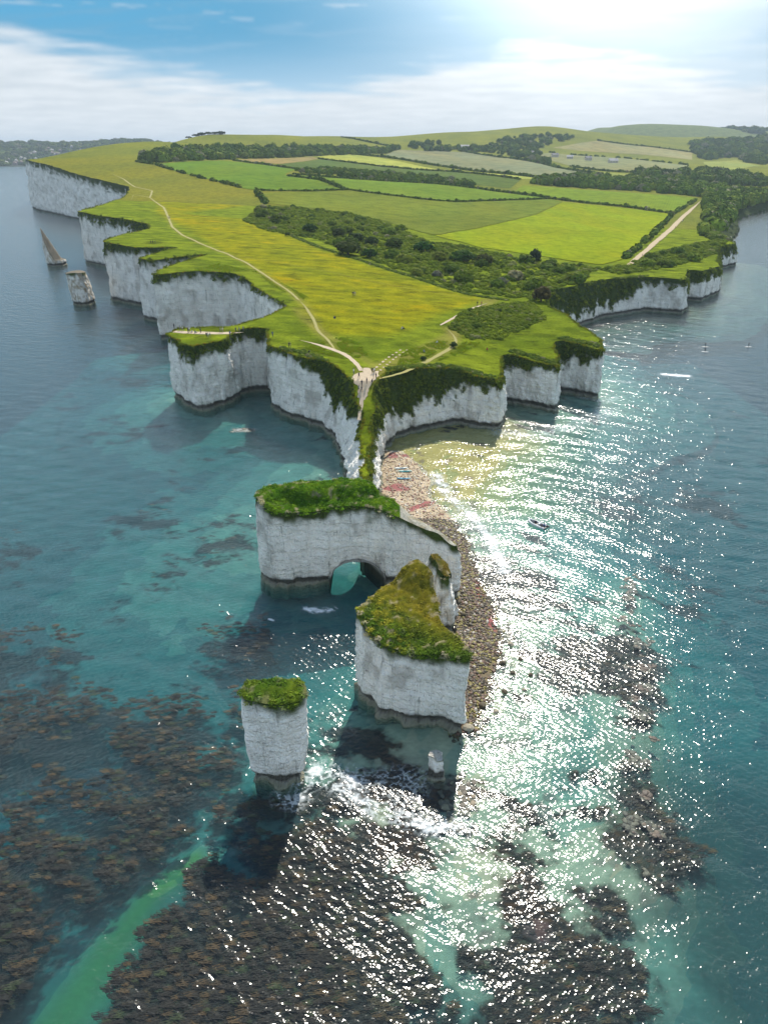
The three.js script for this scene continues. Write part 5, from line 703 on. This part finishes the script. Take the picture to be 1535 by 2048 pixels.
const WHO = [   // label, pose, clothes; in the order of STANDING
  ['person in dark clothes at the very tip of the promontory', 'standing', 'dark'], ['person in grey next to the tip of the promontory path', 'standing', 'grey'], ['person in pale top third from the promontory tip', 'walking', 'white'], ['person in dark clothes fourth from the promontory tip', 'standing', 'dark'], ['person in white beside a dark clad walker on the promontory', 'standing', 'white'], ['person in brown sixth from the promontory tip', 'sitting', 'pale'], ['person in blue seated on the promontory path', 'sitting', 'blue'], ['person in dark coat halfway along the promontory path', 'standing', 'dark'],
  ['dark clad person left of the trio below the promontory path', 'standing', 'dark'], ['person in white in the middle of the trio below the path', 'standing', 'white'], ['person in pale blue right of the trio below the path', 'standing', 'blue'], ['person in grey walking past the middle of the promontory', 'walking', 'grey'], ['person in pale clothes beside the grey walker on the promontory', 'standing', 'pale'], ['person in blue alone on the grass below the promontory path', 'standing', 'blue'], ['dark walker first of three at the landward end of the promontory', 'walking', 'dark'], ['dark walker second of three at the landward end of the promontory', 'walking', 'blue'], ['dark walker last of three at the landward end of the promontory', 'walking', 'grey'],
  ['lone person in blue on the short grass near the cliff edge', 'walking', 'blue'], ['dark clad person left of a pair by the cliff notch', 'standing', 'dark'], ['person right of a pair by the cliff notch', 'standing', 'dark'], ['person in black alone on the brow above the cove', 'sitting', 'dark'], ['left walker of three far out on the meadow', 'walking', 'dark'], ['middle walker of three far out on the meadow', 'walking', 'grey'], ['right walker of three far out on the meadow', 'walking', 'pale'], ['left person of a couple sitting in the meadow', 'sitting', 'blue'], ['right person of a couple sitting in the meadow', 'sitting', 'dark'], ['person in white reclining in the middle of the meadow', 'sitting', 'white'], ['person in dark clothes beside the one reclining in the meadow', 'sitting', 'dark'],
  ['person in white at the left rim of the chalk clearing', 'standing', 'white'], ['person in black walking in the left of the clearing', 'walking', 'dark'], ['dark walker in the narrow throat of the clearing', 'walking', 'dark'], ['person in black on the right of the clearing', 'standing', 'dark'], ['left person of a pair at the head of the fin', 'walking', 'grey'], ['right person of a pair at the head of the fin', 'walking', 'dark'], ['left of two dark people by the ruts above the clearing', 'standing', 'dark'], ['right of two people by the ruts above the clearing', 'standing', 'white'], ['left of two people at the right rim of the clearing', 'standing', 'grey'], ['right of two people at the right rim of the clearing', 'standing', 'dark'], ['person at the foot of the right rim of the clearing', 'sitting', 'dark'],
  ['left of two walkers by the round thicket', 'walking', 'dark'], ['right of two walkers by the round thicket', 'walking', 'red'], ['person in white sitting on the dark rough grass', 'sitting', 'white'], ['person in grey sitting low on the dark rough grass', 'sitting', 'grey'], ['person reclining on the brow of the right bay', 'sitting', 'red'], ['left of two walkers on the cliff-top path', 'walking', 'dark'], ['right of two walkers on the cliff-top path', 'walking', 'blue'], ['left of three people on the stepped cliff top', 'standing', 'dark'], ['middle of three people on the stepped cliff top', 'standing', 'dark'], ['right of three people on the stepped cliff top', 'standing', 'dark'],
  ['farthest walker on the pale lane', 'walking', 'dark'], ['second farthest walker on the pale lane', 'walking', 'red'], ['left of a pair halfway along the pale lane', 'walking', 'dark'], ['right of a pair halfway along the pale lane', 'walking', 'white'], ['walker alone on the pale lane', 'walking', 'dark'], ['nearest walker at the foot of the pale lane', 'walking', 'grey']];
WHO.forEach(([label, pose, wear], i) => { const [x, d] = STANDING[i], y = landHeight(x, d) + (i > 48 ? 0.42 : 0.07); person(label, x, y, d, pose, wear, (i * 2.4) % 6.28, 'walkers on the headland'); });

// the inflatable in the glitter, with its crew
const rubber = new THREE.MeshStandardMaterial({ color: RGB(0.5, 0.53, 0.56), roughness: 0.5 }), black = new THREE.MeshStandardMaterial({ color: RGB(0.02, 0.02, 0.025), roughness: 0.5 });
{
  const g = base('inflatable_boat', 35.9, 0.18, 139.2, 0.75); tag(g, 'grey inflatable boat with outboard motor crossing the sun glitter', 'boat');
  const c = new THREE.CatmullRomCurve3([[-0.8, 0.25, 2.3], [-0.85, 0.25, 0.5], [-0.8, 0.3, -1.2], [-0.45, 0.42, -2.2], [0, 0.5, -2.6], [0.45, 0.42, -2.2], [0.8, 0.3, -1.2], [0.85, 0.25, 0.5], [0.8, 0.25, 2.3]].map((p) => new THREE.Vector3(...p)));
  put('tube', new THREE.TubeGeometry(c, 60, 0.26, 12), rubber, g);
  for (const s of [-1, 1]) put('tube_end', new THREE.ConeGeometry(0.26, 0.5, 12).rotateX(Math.PI / 2).translate(0.8 * s, 0.25, 2.5), black, g);
  const hull = new THREE.Shape(); hull.moveTo(-0.75, 2.1); hull.lineTo(0.75, 2.1); hull.lineTo(0.78, -1.2); hull.quadraticCurveTo(0.4, -2.3, 0, -2.5); hull.quadraticCurveTo(-0.4, -2.3, -0.78, -1.2); put('floor', new THREE.ExtrudeGeometry(hull, { depth: 0.12, bevelSize: 0.04, bevelThickness: 0.04 }).rotateX(Math.PI / 2).translate(0, 0.12, 0), black, g);
  put('console', new THREE.BoxGeometry(0.5, 0.6, 0.4).translate(0, 0.4, 0.3), rubber, g);
  const m = put('outboard_motor', new THREE.CapsuleGeometry(0.2, 0.3, 6, 12).translate(0, 0.75, 2.5), black, g); put('shaft', new THREE.CylinderGeometry(0.07, 0.05, 0.9, 8).translate(0, 0.1, 2.55), black, m);
  const at = (x, z) => { const v = new THREE.Vector3(x, 0.12, z).applyAxisAngle(new THREE.Vector3(0, 1, 0), 0.75); return [35.9 + v.x, 139.2 - v.z]; };
  [[-0.4, 1.3, 'dark', 'dark clad person in the stern of the inflatable boat'], [0.35, 1.5, 'blue', 'helmsman in blue beside the outboard of the inflatable boat'], [-0.3, -1.1, 'grey', 'person in grey in the bow of the inflatable boat'], [0.35, -0.9, 'dark', 'second person in the bow of the inflatable boat']].forEach(([x, z, w, l]) => { const [px, pd] = at(x, z); person(l, px, 0.3, pd, 'sitting', w, 0.75 + Math.PI, 'crew of the inflatable'); });
}
const boardMaterial = new THREE.MeshStandardMaterial({ color: RGB(0.78, 0.77, 0.74), roughness: 0.35 }), paddleMaterial = new THREE.MeshStandardMaterial({ color: RGB(0.08, 0.08, 0.09), roughness: 0.4 });
[[138.5, 293, 'nearer of the two paddle boarders together', 'dark'], [142.1, 301.5, 'farther of the two paddle boarders together', 'dark'], [161.2, 301.5, 'paddle boarder alone near the right edge', 'dark']].forEach(([x, d, l, w], i) => {
  const g = base('paddle_board', x, 0.1, d, 1.3 + i * 0.2); tag(g, 'white paddle board under the ' + l.replace('paddle boarder', 'rider').replace('boarders', 'riders'), 'paddle board', 'paddle boards in the bay');
  const s = new THREE.SphereGeometry(0.5, 24, 12); s.scale(0.8, 0.16, 3.1); put('deck', s, boardMaterial, g); put('fin', new THREE.ConeGeometry(0.06, 0.3, 6).rotateX(Math.PI).translate(0, -0.15, 1.4), paddleMaterial, g);
  const p = base('paddle', x + 0.35, 0.16, d + 0.2, 0.4); tag(p, 'paddle held by the ' + l, 'paddle', 'paddles'); p.rotation.z = 0.2; put('shaft', new THREE.CylinderGeometry(0.018, 0.018, 1.7, 6).translate(0, 0.95, 0), paddleMaterial, p); const bl = new THREE.SphereGeometry(0.12, 10, 6); bl.scale(0.8, 1.8, 0.2); put('blade', bl.translate(0, 0.16, 0), paddleMaterial, p);
  person(l + ' in a dark wetsuit', x, 0.17, d, 'standing', w, 1.3 + i * 0.2, 'paddle boarders');
});
[[4.6, 170.2, [0.5, 0.6, 0.6], 'pale kayak, uppermost of three on the beach'], [5.6, 168.2, [0.03, 0.32, 0.34], 'turquoise kayak in the middle of three on the beach'], [5.2, 163.6, [0.05, 0.3, 0.45], 'blue kayak lowest of three on the beach']].forEach(([x, d, c, l], i) => {
  const g = base('kayak', x, beachHeight(x, d) + 0.18, d, Math.PI / 2 + 0.1 - i * 0.08); tag(g, l, 'kayak', 'kayaks pulled up on the beach'); const s = new THREE.SphereGeometry(0.5, 24, 12), p = s.attributes.position; for (let k = 0; k < p.count; k++) { const z = p.getZ(k) * 2; p.setXYZ(k, p.getX(k) * 0.8 * (1 - 0.3 * Math.abs(z)), p.getY(k) * 0.4 + 0.16 * z * z, p.getZ(k) * 4); } s.computeVertexNormals();
  put('hull', s, new THREE.MeshStandardMaterial({ color: RGB(...c), roughness: 0.35 }), g); put('cockpit', new THREE.TorusGeometry(0.24, 0.04, 8, 20).rotateX(Math.PI / 2).scale(0.8, 1, 1.9).translate(0, 0.2, 0.15), black, g);
});
// small craft far out on the left
[[-680, 1880, 'white motor boat trailing a wake far out on the left', 8], [-560, 1790, 'tiny dark boat moored off the far cliff', 6]].forEach(([x, d, l, s], i) => {
  const g = base('motor_boat', x, 0.2, d, 1.2); tag(g, l, 'boat', 'boats far out'); const h = new THREE.Shape(); h.moveTo(-0.18, 0.5); h.lineTo(0.18, 0.5); h.lineTo(0.2, -0.1); h.quadraticCurveTo(0.12, -0.4, 0, -0.5); h.quadraticCurveTo(-0.12, -0.4, -0.2, -0.1);
  const c = i ? [0.1, 0.1, 0.12] : [0.8, 0.8, 0.8], m = new THREE.MeshStandardMaterial({ color: RGB(...c), roughness: 0.4 }); put('hull', new THREE.ExtrudeGeometry(h, { depth: 0.14, bevelSize: 0.02, bevelThickness: 0.02 }).rotateX(Math.PI / 2).translate(0, 0.12, 0).scale(s, s, s), m, g); put('cabin', new THREE.BoxGeometry(0.2 * s, 0.14 * s, 0.26 * s).translate(0, 0.18 * s, 0), m, g);
});
renderer.render(scene, camera);
